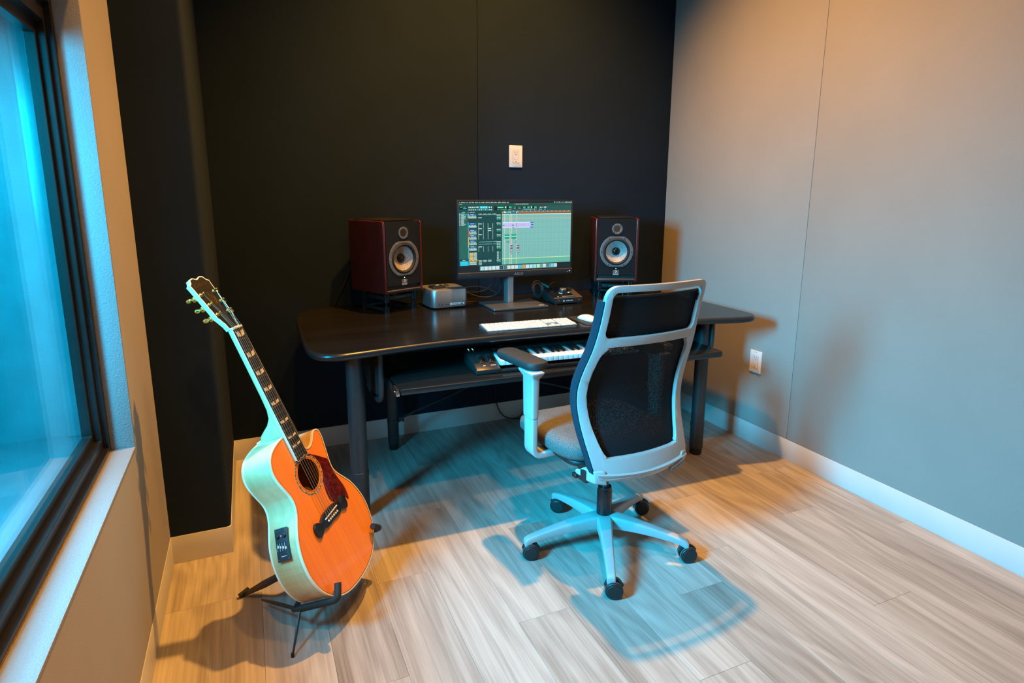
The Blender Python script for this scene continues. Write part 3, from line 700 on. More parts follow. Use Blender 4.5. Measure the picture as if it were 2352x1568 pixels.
for x, y in ((545, 480), (570, 480), (655, 480)): ui(x, y, x+14, y+9, (.65, .55, .3), 5); ui(x+2, y+16, x+14, y+26, (.01, .07, .15), 5); ui(x+2, y+36, x+14, y+44, (.01, .07, .15), 5)
for x in (592, 672):
    ui(x, 540, x+30, 640, (.07, .07, .13), 5); ui(x, 540, x+28, 548, WH, 6); ui(x, 570, x+30, 578, (.85, .55, .85), 6); ui(x, 555, x+30, 566, (.22, .13, .26), 6); ui(x, 582, x+30, 592, (.22, .13, .26), 6)
    for k in range(5): ui(x+4, 602+15*k, x+28, 609+15*k, WH if k < 3 else (.03, .3, .3), 6)
# dock
ui(236, 806, 1172, 862, (.12, .38, .38), 2)
cols = [(.5, .85, .9), (.85, .85, .85), (.7, .82, .95), (.8, .9, .9), (.75, .8, .95), DK, (.02, .12, .16), (.9, .75, .6), (.85, .85, .7), (.75, .8, .85), (.05, .5, .85), (.85, .3, .02), (.75, .85, .9), (.5, .9, .95), (.4, .85, .9), (.7, .9, .4)]
for i, c in enumerate(cols): x = 246+i*45; ui(x, 813, x+34, 855, c, 3); ui(x+9, 824, x+25, 844, (c[0]*.6+.1, c[1]*.6+.15, c[2]*.6+.2), 4)
for x, c in ((998, (.8, .85, .85)), (1040, (.08, .2, .22)), (1098, (.15, .7, .8)), (1140, (.8, .85, .88))): ui(x, 812, x+32, 852, c, 3); ui(x+9, 824, x+22, 842, (c[0]*.5+.1, c[1]*.5+.1, c[2]*.5+.1), 4)
bs = bmesh.new(); cl = bs.loops.layers.float_color.new('col')
sx0, sx1, sz0, sz1 = -.3105, .3105, mz(.9425), mz(1.289)
for x0, y0, x1, y1, c, lay in UI:
    P = [(sx0+(sx1-sx0)*x/1350, .0018-.00012*lay, sz1-(sz1-sz0)*y/875) for x, y in ((x0, y1), (x1, y1), (x1, y0), (x0, y0))]
    f = bs.faces.new([bs.verts.new(p) for p in P])
    for l in f.loops: l[cl] = (*c, 1)
me = bpy.data.meshes.new('screen'); bs.to_mesh(me); bs.free()
link('screen', me, mon, MAT['ui'])

# ------------------------------------------------------------------ small computer with a drive on it
mac = thing('desktop_computer', 'silver rounded square desktop computer beside the left speaker', 'computer', (-1.528, -.203, ZD), R(4.5))
MB().rbox((0, 0, .052), (.197, .197, .091), .032, 8, er=.004).build('case', MAT['alu'], mac)
MB().lathe([(0, 0), (.085, 0), (.085, .006), (.088, .0075), (0, .0075)], n=40).build('foot_ring', MAT['black_rubber'], mac)
for x in (-.062, -.046): MB().rbox((x, -.0984, .022), (.004, .0012, .0085), .0015, axis=1).build('port', MAT['slot_dark'], mac)
MB().box((-.020, -.0984, .022), (.026, .0012, .003)).build('card_slot', MAT['slot_dark'], mac, smooth=0)
lab = MB().b2((-.003, -.0992, .0165), (.062, -.0984, .0285)).build('label_strip', MAT['print_white'], mac)
m = MB().b2((-.001, -.0996, .0172), (.0605, -.0991, .0255)).build('label_face', MAT['label_cyan'], lab)
m = MB()
for k in range(8): m.box((.004+k*.0065, -.0998, .0215), (.0052 if k != 5 else .002, .0004, .0045 if k % 2 else .0038))
m.build('lettering', MAT['print_white'], lab, smooth=0)
MB().cyl((.0705, -.0984, .023), (.0705, -.0992, .023), .0022, n=12).build('power_light', MAT['led_white'], mac)
drv = thing('external_drive', 'small dark square drive lying on the silver computer', 'drive', (-1.572, -.232, ZD+.0975), R(10))
MB().rbox((0, 0, .0065), (.066, .066, .013), .008, er=.002).build('case', MAT['dark_metal'], drv)
MB().rbox((.010, .012, .0132), (.020, .013, .0006), .003).build('sticker', MAT['print_white'], drv)
MB().rbox((.042, .004, .006), (.020, .009, .006), .002).build('plug', MAT['black_plastic'], drv)
MB().tube(catmull([(.050, .004, .006), (.064, .006, .006), (.078, .02, .005), (.085, .06, .004), (.09, .10, -.004), (.09, .125, -.03), (.085, .14, -.06)], False, 5), .0018, 6).build('cord', MAT['black_rubber'], drv)

# ------------------------------------------------------------------ audio interface
api = thing('audio_interface', 'black and bronze audio interface with a big round knob beside the monitor stand', 'audio interface', (-.915, -.425, ZD), R(-3))
sidep = lambda x: [(x, 0, .006), (x, .15, .006), (x, .15, .066), (x, 0, .034)]
MB().loft([[Vector(p) for p in sidep(x)] for x in (-.0795, .0795)]).build('body', MAT['black_plastic'], api, bevel=.001)
for x in (-.065, .065):
    for y in (.015, .135): MB().cyl((x, y, 0), (x, y, .0065), .007, n=12).build('foot', MAT['black_rubber'], api)
sl = math.atan2(.032, .15)
TP = Matrix.Translation((0, 0, .034)) @ Matrix.Rotation(sl, 4, 'X')
MB().plate([(-.081, -.001), (.081, -.001), (.081, .153), (.045, .153), (.045, .012), (-.081, .012)], 0, .0016, M=TP).build('bronze_trim', MAT['gunmetal'], api, bevel=.0004)
MB().plate(rrect(-.018, .083, .124, .138, .002), 0, .0012, M=TP).build('control_panel', MAT['black_gloss'], api)
kn = MB().lathe([(0, .002), (.027, .002), (.027, .003), (.021, .004), (.0205, .017), (.019, .019), (0, .0195)], TP @ Matrix.Translation((.004, .085, 0)), 36).build('level_knob', MAT['dark_metal'], api)
MB().lathe([(0, .0196), (.0175, .0196), (.017, .0200), (0, .0201)], TP @ Matrix.Translation((.004, .085, 0)), 36).build('knob_cap', MAT['alu'], kn)
MB().tube([TP @ Vector((.004+.0285*math.cos(a), .085+.0285*math.sin(a), .0016)) for a in [R(200+5*k) for k in range(9)]], .0010, 5).build('level_lights', MAT['led_cyan'], api)
for k in range(6): MB().rbox((0, 0, 0), (.0055, .0042, .0012), .001).build('button', MAT['print_white'], api).matrix_local = TP @ Matrix.Translation((-.022+k*.0115, .022, .0018))
MB().rbox((0, 0, 0), (.006, .004, .0012), .001).build('button', MAT['print_white'], api).matrix_local = TP @ Matrix.Translation((-.050, .024, .0018))
MB().rbox((0, 0, 0), (.010, .005, .0012), .001).build('meter_light', MAT['led_cyan'], api).matrix_local = TP @ Matrix.Translation((.033, .075, .0018))
MB().box((0, 0, 0), (.018, .003, .0006)).build('lettering', MAT['print_grey'], api, smooth=0).matrix_local = TP @ Matrix.Translation((-.055, .095, .0014))
for x in (-.058, .058): MB().lathe([(.0062, 0), (.0062, .002), (.0035, .003), (.0032, -.004), (0, -.004)], Matrix(((1, 0, 0, x), (0, 0, -1, 0), (0, 1, 0, .020), (0, 0, 0, 1))), 20).build('jack_socket', MAT['gold'], api)
text_mesh('lettering', 'UNIVERSAL AUDIO', .0075, MAT['print_white'], api, Matrix(((1, 0, 0, .005), (0, 0, -1, -.0003), (0, 1, 0, .020), (0, 0, 0, 1))), sx=.62)
MB().plate([(-.005, 0), (0, -.005), (.005, 0), (0, .005)], 0, .0004, M=Matrix(((1, 0, 0, -.027), (0, 0, -1, -.0002), (0, 1, 0, .020), (0, 0, 0, 1)))).build('emblem', MAT['print_white'], api)
bun = thing('cable_bundle', 'dark coiled cables with a brown plug behind the audio interface', 'cables', (-.985, -.20, ZD))
for k, (r0, zz) in enumerate(((.040, .0), (.034, .006), (.045, .010))):
    MB().tube([(r0*math.cos(a)*.7, r0*math.sin(a)*.35, .045+zz+r0*.9*math.sin(a)+.0) for a in [R(10*j) for j in range(37)]], .0042, 7).build('coil', MAT['black_rubber'], bun)
MB().cyl((.012, -.02, .088), (.046, -.045, .066), .006, .011, 14).build('plug_body', MAT['bakelite'], bun)
for k in range(3): MB().tube([(.004+k*.004, -.018+k*.003, .094-k*.002), (.020+k*.004, -.030+k*.003, .083-k*.002)], .0012, 6).build('brass_ring', MAT['gold'], bun)
MB().tube(catmull([(.05, -.03, .066), (.09, 0, .082), (.14, .03, .078), (.19, .05, .05), (.22, .06, .008)], False, 6), .0025, 6).build('cord', MAT['black_rubber'], bun)

# ------------------------------------------------------------------ keyboard, mouse, pad
KX, KY, KA = -1.5416, -.8604, -.0601
kb = link('computer_keyboard', None); tag(kb, 'slim white computer keyboard with number pad in front of the monitor', 'keyboard')
tilt = math.atan2(.0075, .1149)
kb.matrix_world = Matrix.Translation((KX, KY, ZD+.0003)) @ Matrix.Rotation(KA, 4, 'Z')
KT = Matrix.Rotation(tilt, 4, 'X')
MB().loft([[Vector(p) for p in ((x, 0, 0), (x, .1149, 0), (x, .1149, .0105), (x, 0, .0028))] for x in (0, .4187)]).build('base', MAT['alu'], kb, bevel=.0008)
kmesh = {}
def key(w, d):
    k = (round(w, 4), round(d, 4))
    if k not in kmesh:
        o = MB().rbox((0, 0, .0010), (w, d, .0020), .0018, 2, er=.0005).build('key', MAT['key_white'], None); kmesh[k] = o.data; bpy.data.objects.remove(o, do_unlink=True)
    return kmesh[k]
def put(x, y, w, d=.0162):
    o = link('key', key(w-.0024, d-.0018), kb); o.matrix_local = Matrix.Translation((x+w/2, y+d/2, .0029)) @ KT @ Matrix.Translation((0, 0, (y+d/2)*.0)) ; o.location.z = .0029+(y+d/2)*math.tan(tilt)
    return o
K0, P = .005, .0192
rows = [(.0955, [P]*14, .0150), (.0768, [P]*13+[P*1.45], .0182), (.0586, [P*1.45]+[P]*13, .0182), (.0404, [P*1.75]+[P]*11+[P*1.72], .0182), (.0222, [P*2.3]+[P]*10+[P*2.15], .0182), (.0040, [P*1.15, P*1.15, P*1.15, P*1.35, P*5.0, P*1.35, P*1.15, P*1.15], .0182)]
for y, ws, d in rows:
    x = K0; sc_ = (.2785)/sum(ws)
    for w in ws: put(x, y, w*sc_, d); x += w*sc_
nx = K0+.2785+.004
for y in (.0955, .0768, .0586):
    for k in range(3): put(nx+k*.0182, y, .0182, .0150 if y > .09 else .0182)
put(nx+.0182, .0222, .0182, .0182)
for k in range(3): put(nx+k*.0182, .0040, .0182, .0182)
ny = nx+3*.0182+.004
for r_, y in enumerate((.0955, .0768, .0586, .0404, .0222, .0040)):
    for k in range(4):
        if r_ == 5 and k == 0: put(ny, y, .0360, .0182); continue
        if r_ == 5 and k == 1: continue
        if r_ == 5 and k == 3: continue
        put(ny+k*.0180, y, .0180, .0150 if r_ == 0 else (.0364 if (r_ == 4 and k == 3) else .0182)).location.y += (-.0182 if (r_ == 4 and k == 3) else 0)
leg_ = MB()
for y, n_, d in ((.0955, 14, 0), (.0768, 13, 0), (.0586, 13, .008), (.0404, 12, .012), (.0222, 11, .02)):
    for k in range(n_): leg_.box((K0+.0100+d+k*.0198, y+.0095, .0029+.0021+(y+.0095)*math.tan(tilt)), (.0022, .0040, .0002), (tilt, 0, 0))
for r_, y in enumerate((.0768, .0586, .0404, .0222)):
    for k in range(3): leg_.box((ny+.009+k*.018, y+.0095, .0029+.0021+(y+.0095)*math.tan(tilt)), (.0020, .0038, .0002), (tilt, 0, 0))
leg_.build('key_legends', MAT['print_grey'], kb, smooth=0)
pad = thing('mouse_pad', 'dark brown mouse pad with rounded corners beside the keyboard', 'mouse pad', (-.975, -.822, ZD), R(-3))
MB().rbox((0, 0, .0015), (.225, .200, .003), .022, 6, er=.001).build('sheet', plain('brown_leather', (.030, .020, .014), .55, bump=.2), pad)
mou = thing('computer_mouse', 'smooth white computer mouse on the brown pad', 'mouse', (-1.030, -.815, ZD+.0031), R(8))
rings = []
for i in range(17):
    u_ = i/16; y = -.0567+.1134*u_; w_ = .0285*(1-abs(2*u_-1)**4.5)**.5 if 0 < u_ < 1 else .0004
    h_ = .0215*max(.05, (math.sin(PI*min(1, max(0, u_*.92+.04)))**.62)); 
    rings.append([Vector((w_*math.cos(a), y, max(.002, .002+h_*(math.sin(a) if math.sin(a) > 0 else 0)**.75))) for a in [PI*k/12 for k in range(13)]])
MB().loft(rings, closed=False).build('shell', MAT['white_plastic'], mou, smooth=80)
MB().plate(catmull([(0, -.055), (.022, -.050), (.026, 0), (.022, .050), (0, .055), (-.022, .050), (-.026, 0), (-.022, -.050)], True, 4), 0, .003).build('base', MAT['alu'], mou)

# ------------------------------------------------------------------ piano style controller on the tray
mk = thing('midi_keyboard', 'black piano style controller keyboard on the pull-out tray', 'piano keyboard', (-1.634, -.979, TZ), R(-3.9))
MW = .955
midi_body = plain('satin_black_case', (.020, .018, .017), .30)
cs = [(0, .002), (.0, .020), (.03, .034), (.075, .048), (.13, .058), (.155, .066), (.20, .068), (.20, .002)]
blk = MB().loft([[Vector((x, y, z)) for y, z in cs] for x in (.0, .105)]).build('control_block', midi_body, mk, bevel=.004, seg=3)
MB().b2((.105, .0, .002), (MW-.012, .012, .016)).b2((.105, .0, .002), (MW-.012, .20, .010)).build('key_bed', midi_body, mk, bevel=.001)
MB().loft([[Vector((x, y, z)) for y, z in ((.150, .01), (.150, .050), (.158, .064), (.20, .068), (.20, .01))] for x in (.105, MW-.012)]).build('rear_panel', midi_body, mk, bevel=.002)
MB().b2((MW-.012, 0, .002), (MW, .20, .06)).build('end_cheek', midi_body, mk, bevel=.003)
for x in (.035, .075):
    slot = MB().rbox((x, .070, .0462), (.020, .064, .006), .006, rot=(math.atan2(.28, 1), 0, 0)).build('wheel_slot', MAT['slot_dark'], mk)
    MB().cyl((x-.007, .070, .026), (x+.007, .070, .026), .031, n=32).build('control_wheel', MAT['black_gloss'], mk, bevel=.002)
for x, w_ in ((.040, .010), (.078, .022)): MB().box((x, .0235, .0316), (w_, .003, .0004), (.42, 0, 0)).build('lettering', MAT['print_white'], mk, smooth=0)
for x in (.012, .030): MB().box((x, .163, .0668), (.0025, .022, .0006)).build('fader_line', MAT['led_cyan'], mk, smooth=0)
for k in range(3): MB().box((.052+k*.017, .138, .0606), (.012, .006, .0012), (.2, 0, 0)).build('button', MAT['black_gloss'], mk)
MB().box((.075, .152, .0648), (.018, .004, .0004), (.3, 0, 0)).build('lettering', MAT['print_white'], mk, smooth=0)
text_mesh('lettering', 'KEYSTATION', .011, MAT['print_white'], mk, Matrix.Translation((.150, .180, .0682)), align='LEFT', sx=1.15)
m = MB()
for k in range(26): m.box((.30+k*.022, .164, .0655), (.012 if k % 3 else .006, .0018, .0004))
m.build('panel_marks', MAT['print_grey'], mk, smooth=0)
wk = MB().loft([[Vector((x, y, z)) for y, z in ((.010, .030), (.010, .049), (.012, .0505), (.152, .0505), (.152, .030))] for x in (-.01105, .01105)]).build('white_key', MAT['key_white'], mk, bevel=.0008)
bk = MB().loft([[Vector((x*f, y, z)) for x, y, z in ((-.0056, y0, .048), (.0056, y0, .048), (.0046, y0+dy, .0605), (-.0046, y0+dy, .0605))] for y0, dy, f in ((.062, .006, 1), (.152, 0, 1))]).build('black_key', MAT['black_gloss'], mk, bevel=.0008)
for i in range(35):
    o = wk if i == 0 else link('white_key', wk.data, mk)
    o.location = (.117+i*.02352, 0, 0)
first = True
for i in range(34):
    if i % 7 in (0, 1, 3, 4, 5):
        o = bk if first else link('black_key', bk.data, mk); first = False
        o.location = (.117+(i+.5)*.02352+(-.002 if i % 7 in (0, 3) else (.002 if i % 7 in (1, 5) else 0)), 0, 0)

# ------------------------------------------------------------------ office chair
ch = thing('office_chair', 'pale grey office chair with black mesh back and grey tweed seat at the desk', 'chair', (-1.265, -1.37, 0), R(4))
CA = R(4)
# five-star base
base = MB().lathe([(0, .088), (.040, .088), (.046, .096), (.046, .128), (.038, .136), (0, .138)], n=32).build('base_hub', MAT['chair_white'], ch)
star = [28.6, 99, 173, 243, 317]
for k, a in enumerate(star):
    a = R(a)-CA; d = Vector((math.cos(a), math.sin(a), 0)); n = Vector((-d.y, d.x, 0))
    rg = []
    for r_, w_, zt, zb in ((.022, .030, .137, .088), (.06, .027, .135, .090), (.12, .0225, .127, .088), (.19, .0185, .114, .082), (.25, .0165, .101, .074), (.288, .0155, .0905, .066), (.300, .0150, .087, .060), (.312, .0150, .082, .052), (.318, .0135, .075, .052)):
        w2 = w_*.78
        rg.append([d*r_+n*w_*s_+Vector((0, 0, z)) for s_, z in ((-1, zb), (-1, zb+(zt-zb)*.82)) ] + [d*r_+n*w2*s_+Vector((0, 0, zt)) for s_ in (-1, 1)] + [d*r_+n*w_*s_+Vector((0, 0, z)) for s_, z in ((1, zb+(zt-zb)*.82), (1, zb))])
    arm = MB().loft(rg).build('base_arm', MAT['chair_white'], ch, bevel=.002)
    # twin wheel caster
    tp_ = d*.3035
    ax = R(-118)+R((8, -14, 6, 0, 10)[k])-CA; e = Vector((math.cos(ax), math.sin(ax), 0)); g = Vector((-e.y, e.x, 0))
    ctr = Vector((tp_.x, tp_.y, .0305))+g*.010
    cst = MB().cyl((tp_.x, tp_.y, .040), (tp_.x, tp_.y, .056), .0075, n=14).tube([ctr+g*.030*math.cos(t)*1.02+Vector((0, 0, .030*math.sin(t)*1.02)) for t in [R(20+14*j) for j in range(11)]], .006, 8).build('caster', MAT['black_plastic'], ch)
    for s_ in (-1, 1):
        Mx = Matrix.Translation(ctr+e*s_*.0145) @ (e*s_).to_track_quat('Z', 'Y').to_matrix().to_4x4()
        wh = MB().lathe([(0, -.011), (.0285, -.011), (.0305, -.008), (.0305, .006), (.0285, .0085), (.0235, .0095), (.0225, .0105), (0, .0110)], Mx, 32).build('wheel', MAT['black_plastic'], cst)
        MB().lathe([(.0307, -.0025), (.0310, -.001), (.0307, .0005)], Mx, 32).build('tread_line', MAT['chair_grey'], wh)
MB().lathe([(0, .135), (.0285, .135), (.0285, .232), (.026, .238), (.0255, .246), (.0, .247)], n=28).build('gas_lift_sleeve', MAT['black_gloss'], ch)
MB().cyl((0, 0, .24), (0, 0, .375), .0145, n=20).build('gas_lift_rod', MAT['dark_metal'], ch)
MB().cyl((0, 0, .052), (0, 0, .090), .016, n=16).build('lift_tip', MAT['black_plastic'], ch)
mech = MB().rbox((0, -.02, .385), (.17, .27, .055), .02, er=.008).build('tilt_mechanism', MAT['black_plastic'], ch)
MB().cyl((-.085, -.10, .385), (-.175, -.105, .383), .006, n=10).build('tilt_lever', MAT['black_plastic'], mech)
MB().rbox((-.19, -.106, .383), (.05, .026, .014), .006, er=.003).build('lever_paddle', MAT['black_plastic'], mech)
MB().rbox((0, .085, .413), (.42, .40, .020), .07, 8, er=.006).build('seat_pan', MAT['black_plastic'], ch)
# seat cushion: rounded slab with a waterfall front
def seatpt(x, y, k):
    # x,y in -1..1 superellipse plan, k 0..1 from underside to crown
    return None
rings = []; NS = 56
for zz, ins in ((.418, .030), (.424, .012), (.438, .001), (.452, 0), (.466, .004), (.476, .014), (.483, .032), (.487, .065), (.489, .12)):
    ring = []
    for i in range(NS):
        t = 2*PI*i/NS; c_, s_ = math.cos(t), math.sin(t); e_ = .42
        hx, hy = .238-ins, .226-ins
        x = hx*(abs(c_)**e_)*(1 if c_ >= 0 else -1); y = hy*(abs(s_)**e_)*(1 if s_ >= 0 else -1)+.096
        dz = 0
        if y > .18: dz -= ((y-.18)/.14)**2*.020
        dz += .010*(abs(x)/.24)**2*(1 if zz > .45 else 0)
        ring.append(Vector((x*(1-.06*max(0, -y)/.2), y, zz+dz)))
    rings.append(ring)
MB().loft(rings).build('seat_cushion', MAT['seat'], ch, smooth=70)
# armrests
for s_ in (-1, 1):
    X = .285*s_
    pd = MB().rbox((0, 0, 0), (.088, .255, .028), .034, 8, er=.010)
    pad_ = pd.build('armrest_pad', MAT['pad'], ch); pad_.matrix_local = Matrix.Translation((X-.012*s_, .165, .738)) @ Matrix.Rotation(R(5*s_*-1), 4, 'Z')
    MB().rbox((0, 0, -.0135), (.075, .235, .006), .03, 8).build('pad_base', MAT['black_plastic'], pad_)
    MB().loft([[Vector((X+dx*.5*w_, .070+dy*.5*l_, z)) for dx, dy in ((-1, -1), (1, -1), (1, 1), (-1, 1))] for z, w_, l_ in ((.722, .058, .105), (.712, .050, .098), (.695, .030, .074), (.555, .027, .070), (.545, .026, .068))]).build('upper_post', MAT['chair_white'], ch, bevel=.006, seg=3)
    path = [(X, z) for z in (.548, .47, .435)]+[(X*(1-.0)-s_*(.030-.030*math.cos(t)), .435-.030*math.sin(t)) for t in [R(18*j) for j in range(1, 6)]]+[(X-s_*.06, .405), (X-s_*.12, .405)]
    rg = []
    for i, (x, z) in enumerate(path):
        a_ = Vector(path[max(i-1, 0)]); b_ = Vector(path[min(i+1, len(path)-1)]); t_ = (b_-a_).normalized(); nn = Vector((-t_.y, t_.x))*.0115
        rg.append([Vector((x+nn.x*q, .068+w_, z+nn.y*q)) for q, w_ in ((-1, -.031), (1, -.031), (1, .031), (-1, .031))])
    MB().loft(rg).build('lower_post', MAT['chair_white'], ch, bevel=.005, seg=3)
# curved backrest
AZ = [(.34, .212), (.40, .212), (.44, .202), (.48, .186), (.52, .167), (.56, .150), (.60, .139), (.64, .134), (.68, .1355), (.72, .145), (.76, .160), (.80, .178), (.84, .195), (.88, .207), (.92, .218), (.96, .228), (1.0, .238), (1.06, .252)]
HWZ = [(.36, .190), (.44, .199), (.48, .205), (.52, .210), (.56, .2145), (.60, .219), (.64, .2235), (.68, .2265), (.72, .2265), (.76, .223), (.80, .2175), (.84, .211), (.88, .206), (.92, .2025), (1.0, .200), (1.03, .203), (1.06, .212)]
def bk_(s_, z, f):      # s -1..1 across, z height, f forward offset
    hw = interp(HWZ, z); x = s_*hw
    return (x, -interp(AZ, z)-.030*(1-s_*s_)+f, z)
bm_ = lambda x, y, z: bk_(x, y, z)
cx_ = [-.8, -.6, -.4, -.2, 0, .2, .4, .6, .8]; cz_ = [.42+.04*k for k in range(16)]
outer = roundpoly([(-1, .372), (1, .372), (1, 1.047), (-1, 1.047)], [.13, .13, .10, .10], 8)
# rounding above works in mixed units; make neat corners by hand
def rr2(s0, s1, z0, z1, rs_, rz_, bl=1, br=1, n=7):
    P = []
    for cxs, czs, sx_, sz_, k in ((s1, z1, 1, 1, 0), (s0, z1, -1, 1, 1), (s0, z0, -1, -1, 2), (s1, z0, 1, -1, 3)):
        for i in range(n+1):
            t = (k+i/n)*PI/2; P.append((cxs-sx_*rs_+rs_*math.cos(t), czs-sz_*rz_+rz_*math.sin(t)))
    return P
outer = rr2(-1, 1, .402, 1.056, .22, .046)
up = rr2(-.90, .90, .882, 1.035, .11, .024)
low = [(-.86, .80), (-.84, .826), (-.77, .846), (-.66, .852), (.66, .852), (.77, .846), (.84, .826), (.86, .80), (.865, .72), (.86, .64), (.84, .57), (.80, .52), (.775, .495), (.73, .476), (.62, .468), (-.62, .468), (-.73, .476), (-.775, .495), (-.80, .52), (-.84, .57), (-.86, .64), (-.865, .72)]
low = catmull(low, True, 2)
MB().plate(outer, 0, .016, holes=[up, low], cutx=cx_, cuty=cz_, fmap=bm_).build('back_frame', MAT['chair_white'], ch, bevel=.003)
g0 = [(s_, z) for s_ in [i/10-1 for i in range(21)] for z in ()]
mbm = MB(); NZ = 24
rows_ = []
for j in range(NZ+1):
    z = .45+(1.018-.45)*j/NZ
    rows_.append([Vector(bk_((i/12-1)*.985, z, .020)) for i in range(25)])
mbm.loft(rows_, closed=False).build('mesh_back', MAT['mesh'], ch, smooth=80)
MB().tube([bk_((i/12-1)*.97, 1.018, .020) for i in range(25)], .0045, 8).build('mesh_top_hem', MAT['chair_blue'], ch)
for s_ in (-1, 1):
    rg = []
    for j in range(NZ+1):
        z = .425+(1.006-.425)*j/NZ; x, y, _ = bk_(s_, z, 0)
        rg.append([Vector((x-s_*.020, y+.004, z)), Vector((x+s_*.004, y+.004, z)), Vector((x+s_*.006, y+.012, z)), Vector((x+s_*.006, y+.034, z)), Vector((x+s_*.001, y+.046, z)), Vector((x-s_*.020, y+.040, z))])
    MB().loft(rg).build('side_bolster', MAT['chair_blue'], ch, smooth=60)
# lower shell that joins back and mechanism
rg = []
for t, (yo, z, hw, th) in enumerate(((.0, .412, .192, .014), (.003, .396, .188, .018), (.014, .380, .165, .024), (.05, .366, .115, .026), (.11, .362, .085, .024), (.18, .37, .08, .02))):
    ring = []
    for i in range(13):
        s_ = i/6-1; yy = -interp(AZ, .40)-.030*(1-s_*s_)*(1-t/6)+yo-.004
        ring.append(Vector((s_*hw, yy, z+.012*s_*s_*(t < 3))))
    for i in range(12, -1, -1):
        s_ = i/6-1; yy = -interp(AZ, .40)-.030*(1-s_*s_)*(1-t/6)+yo+th
        ring.append(Vector((s_*hw, yy, z+.010+.012*s_*s_*(t < 3))))
    rg.append(ring)
MB().loft(rg).build('lower_shell', MAT['chair_white'], ch, smooth=60)
for s_ in (-1, 1):
    MB().loft([[Vector((s_*x, y, z)) for x, y, z in q] for q in (((.150, -.215, .378), (.196, -.205, .390), (.200, -.205, .436), (.165, -.222, .436)), ((.165, -.180, .376), (.205, -.170, .388), (.207, -.160, .436), (.172, -.175, .436)), ((.195, -.118, .392), (.214, -.112, .396), (.216, -.112, .408), (.196, -.112, .408)))]).build('side_fin', MAT['chair_white'], ch, bevel=.006, seg=3)
MB().rbox((.138, -.226, .397), (.075, .012, .020), .012, 6, axis=1, rot=(0, R(-14), R(8)), er=.003).build('lumbar_grip', MAT['chair_grey'], ch)
MB().box((-.195, -.145, .402), (.03, .05, .05)).build('fin_bracket', MAT['black_plastic'], ch, bevel=.008)

# ------------------------------------------------------------------ acoustic guitar
GP = Vector((-2.263, -1.330, .3322))
gu, gv, gw = Vector((-.348, .1745, .9211)).normalized(), Vector((.58, .812, .0653)), None
gv = (gv-gu*gv.dot(gu)).normalized(); gw = gv.cross(gu)
GM = Matrix(((gv.x, gu.x, gw.x, GP.x), (gv.y, gu.y, gw.y, GP.y), (gv.z, gu.z, gw.z, GP.z), (0, 0, 0, 1)))
gt = link('acoustic_guitar', None); gt.matrix_world = GM
tag(gt, 'amber cutaway acoustic guitar with flame maple sides leaning on a floor stand', 'guitar')
G = lambda v, u, w: GM @ Vector((v, u, w))
half = [(-.020, .2935), (-.060, .2890), (-.098, .2765), (-.122, .2550), (-.1325, .226), (-.131, .196), (-.1215, .162), (-.1125, .132), (-.1130, .106), (-.1235, .080), (-.1435, .052), (-.1650, .020), (-.1810, -.020), (-.1885, -.062), (-.1880, -.100), (-.1770, -.142), (-.1530, -.182), (-.1150, -.214), (-.0650, -.2335), (0, -.2400), (.0650, -.2335), (.1150, -.214), (.1530, -.182), (.1770, -.142), (.1885, -.100), (.1910, -.062), (.1830, -.020), (.1670, .020), (.1455, .052), (.1250, .080), (.1150, .104), (.1165, .130), (.1240, .160), (.1315, .190), (.1365, .215), (.1345, .236), (.1235, .2460), (.1080, .2440), (.0930, .2320), (.0790, .2200), (.0620, .2130), (.0470, .2150), (.0370, .2260), (.0310, .2480), (.0270, .2935)]
gout = catmull(half, True, 4)
DEP = .108
gi = lambda d: inset(gout, d)
ar_ = sum(a[0]*b[1]-b[0]*a[1] for a, b in zip(gout, gout[1:]+gout[:1])); gs = 1 if ar_ > 0 else -1
SH = (0, .145, .0505)
MB().plate(gi(.0035*gs), -.003, 0, holes=[circ(SH[0], SH[1], SH[2], 48)]).build('top', MAT['spruce'], gt)
MB().plate(gi(.004*gs), -DEP+.0005, -DEP+.004).build('back', MAT['maple'], gt)
no = len(gout)
sd = MB()
A0 = [[Vector((x, y, z)) for x, y in gi(d*gs)] for z, d in ((-.0005, .0005), (-DEP+.0005, .0005), (-DEP+.0005, .0035), (-.0005, .0035))]
V = [[sd.b.verts.new(p) for p in r] for r in A0]
for q in range(4):
    a_, b_ = V[q], V[(q+1) % 4]
    for i in range(no): sd.b.faces.new((a_[i], a_[(i+1) % no], b_[(i+1) % no], b_[i]))
sd.build('sides', wood('flame_maple_sides', (.50, .33, .15), (.76, .57, .31), axis=1, rough=.30, coat=.7, grain=26, figure=.75, ringsc=2.0), gt, smooth=50)
MB().plate(gi(.006*gs), -.012, -.006, holes=[gi(.012*gs)]).build('lining', MAT['inside'], gt)
def band(name, lo, hi, w0, w1, mat):
    m = MB(); A_ = [[Vector((x, y, z)) for x, y in gi(d*gs)] for z, d in ((lo, w0), (hi, w0), (hi, w1), (lo, w1))]
    V_ = [[m.b.verts.new(p) for p in r] for r in A_]
    for q in range(4):
        for i in range(no): m.b.faces.new((V_[q][i], V_[q][(i+1) % no], V_[(q+1) % 4][(i+1) % no], V_[(q+1) % 4][i]))
    return m.build(name, mat, gt, smooth=50)
band('top_binding', -.0075, .0006, -.0006, .0036, MAT['binding'])
band('top_purfling', -.001, .0008, .0036, .0048, MAT['ebony'])
band('back_binding', -DEP-.0004, -DEP+.006, -.0006, .0042, MAT['binding'])
MB().plate(circ(0, SH[1], .0640, 56), 0, .0005, holes=[circ(0, SH[1], .0585, 56)]).build('rosette', MAT['abalone'], gt)
MB().plate(circ(0, SH[1], .0545, 56), 0, .0004, holes=[circ(0, SH[1], .0535, 56)]).build('rosette_line', MAT['ebony'], gt)
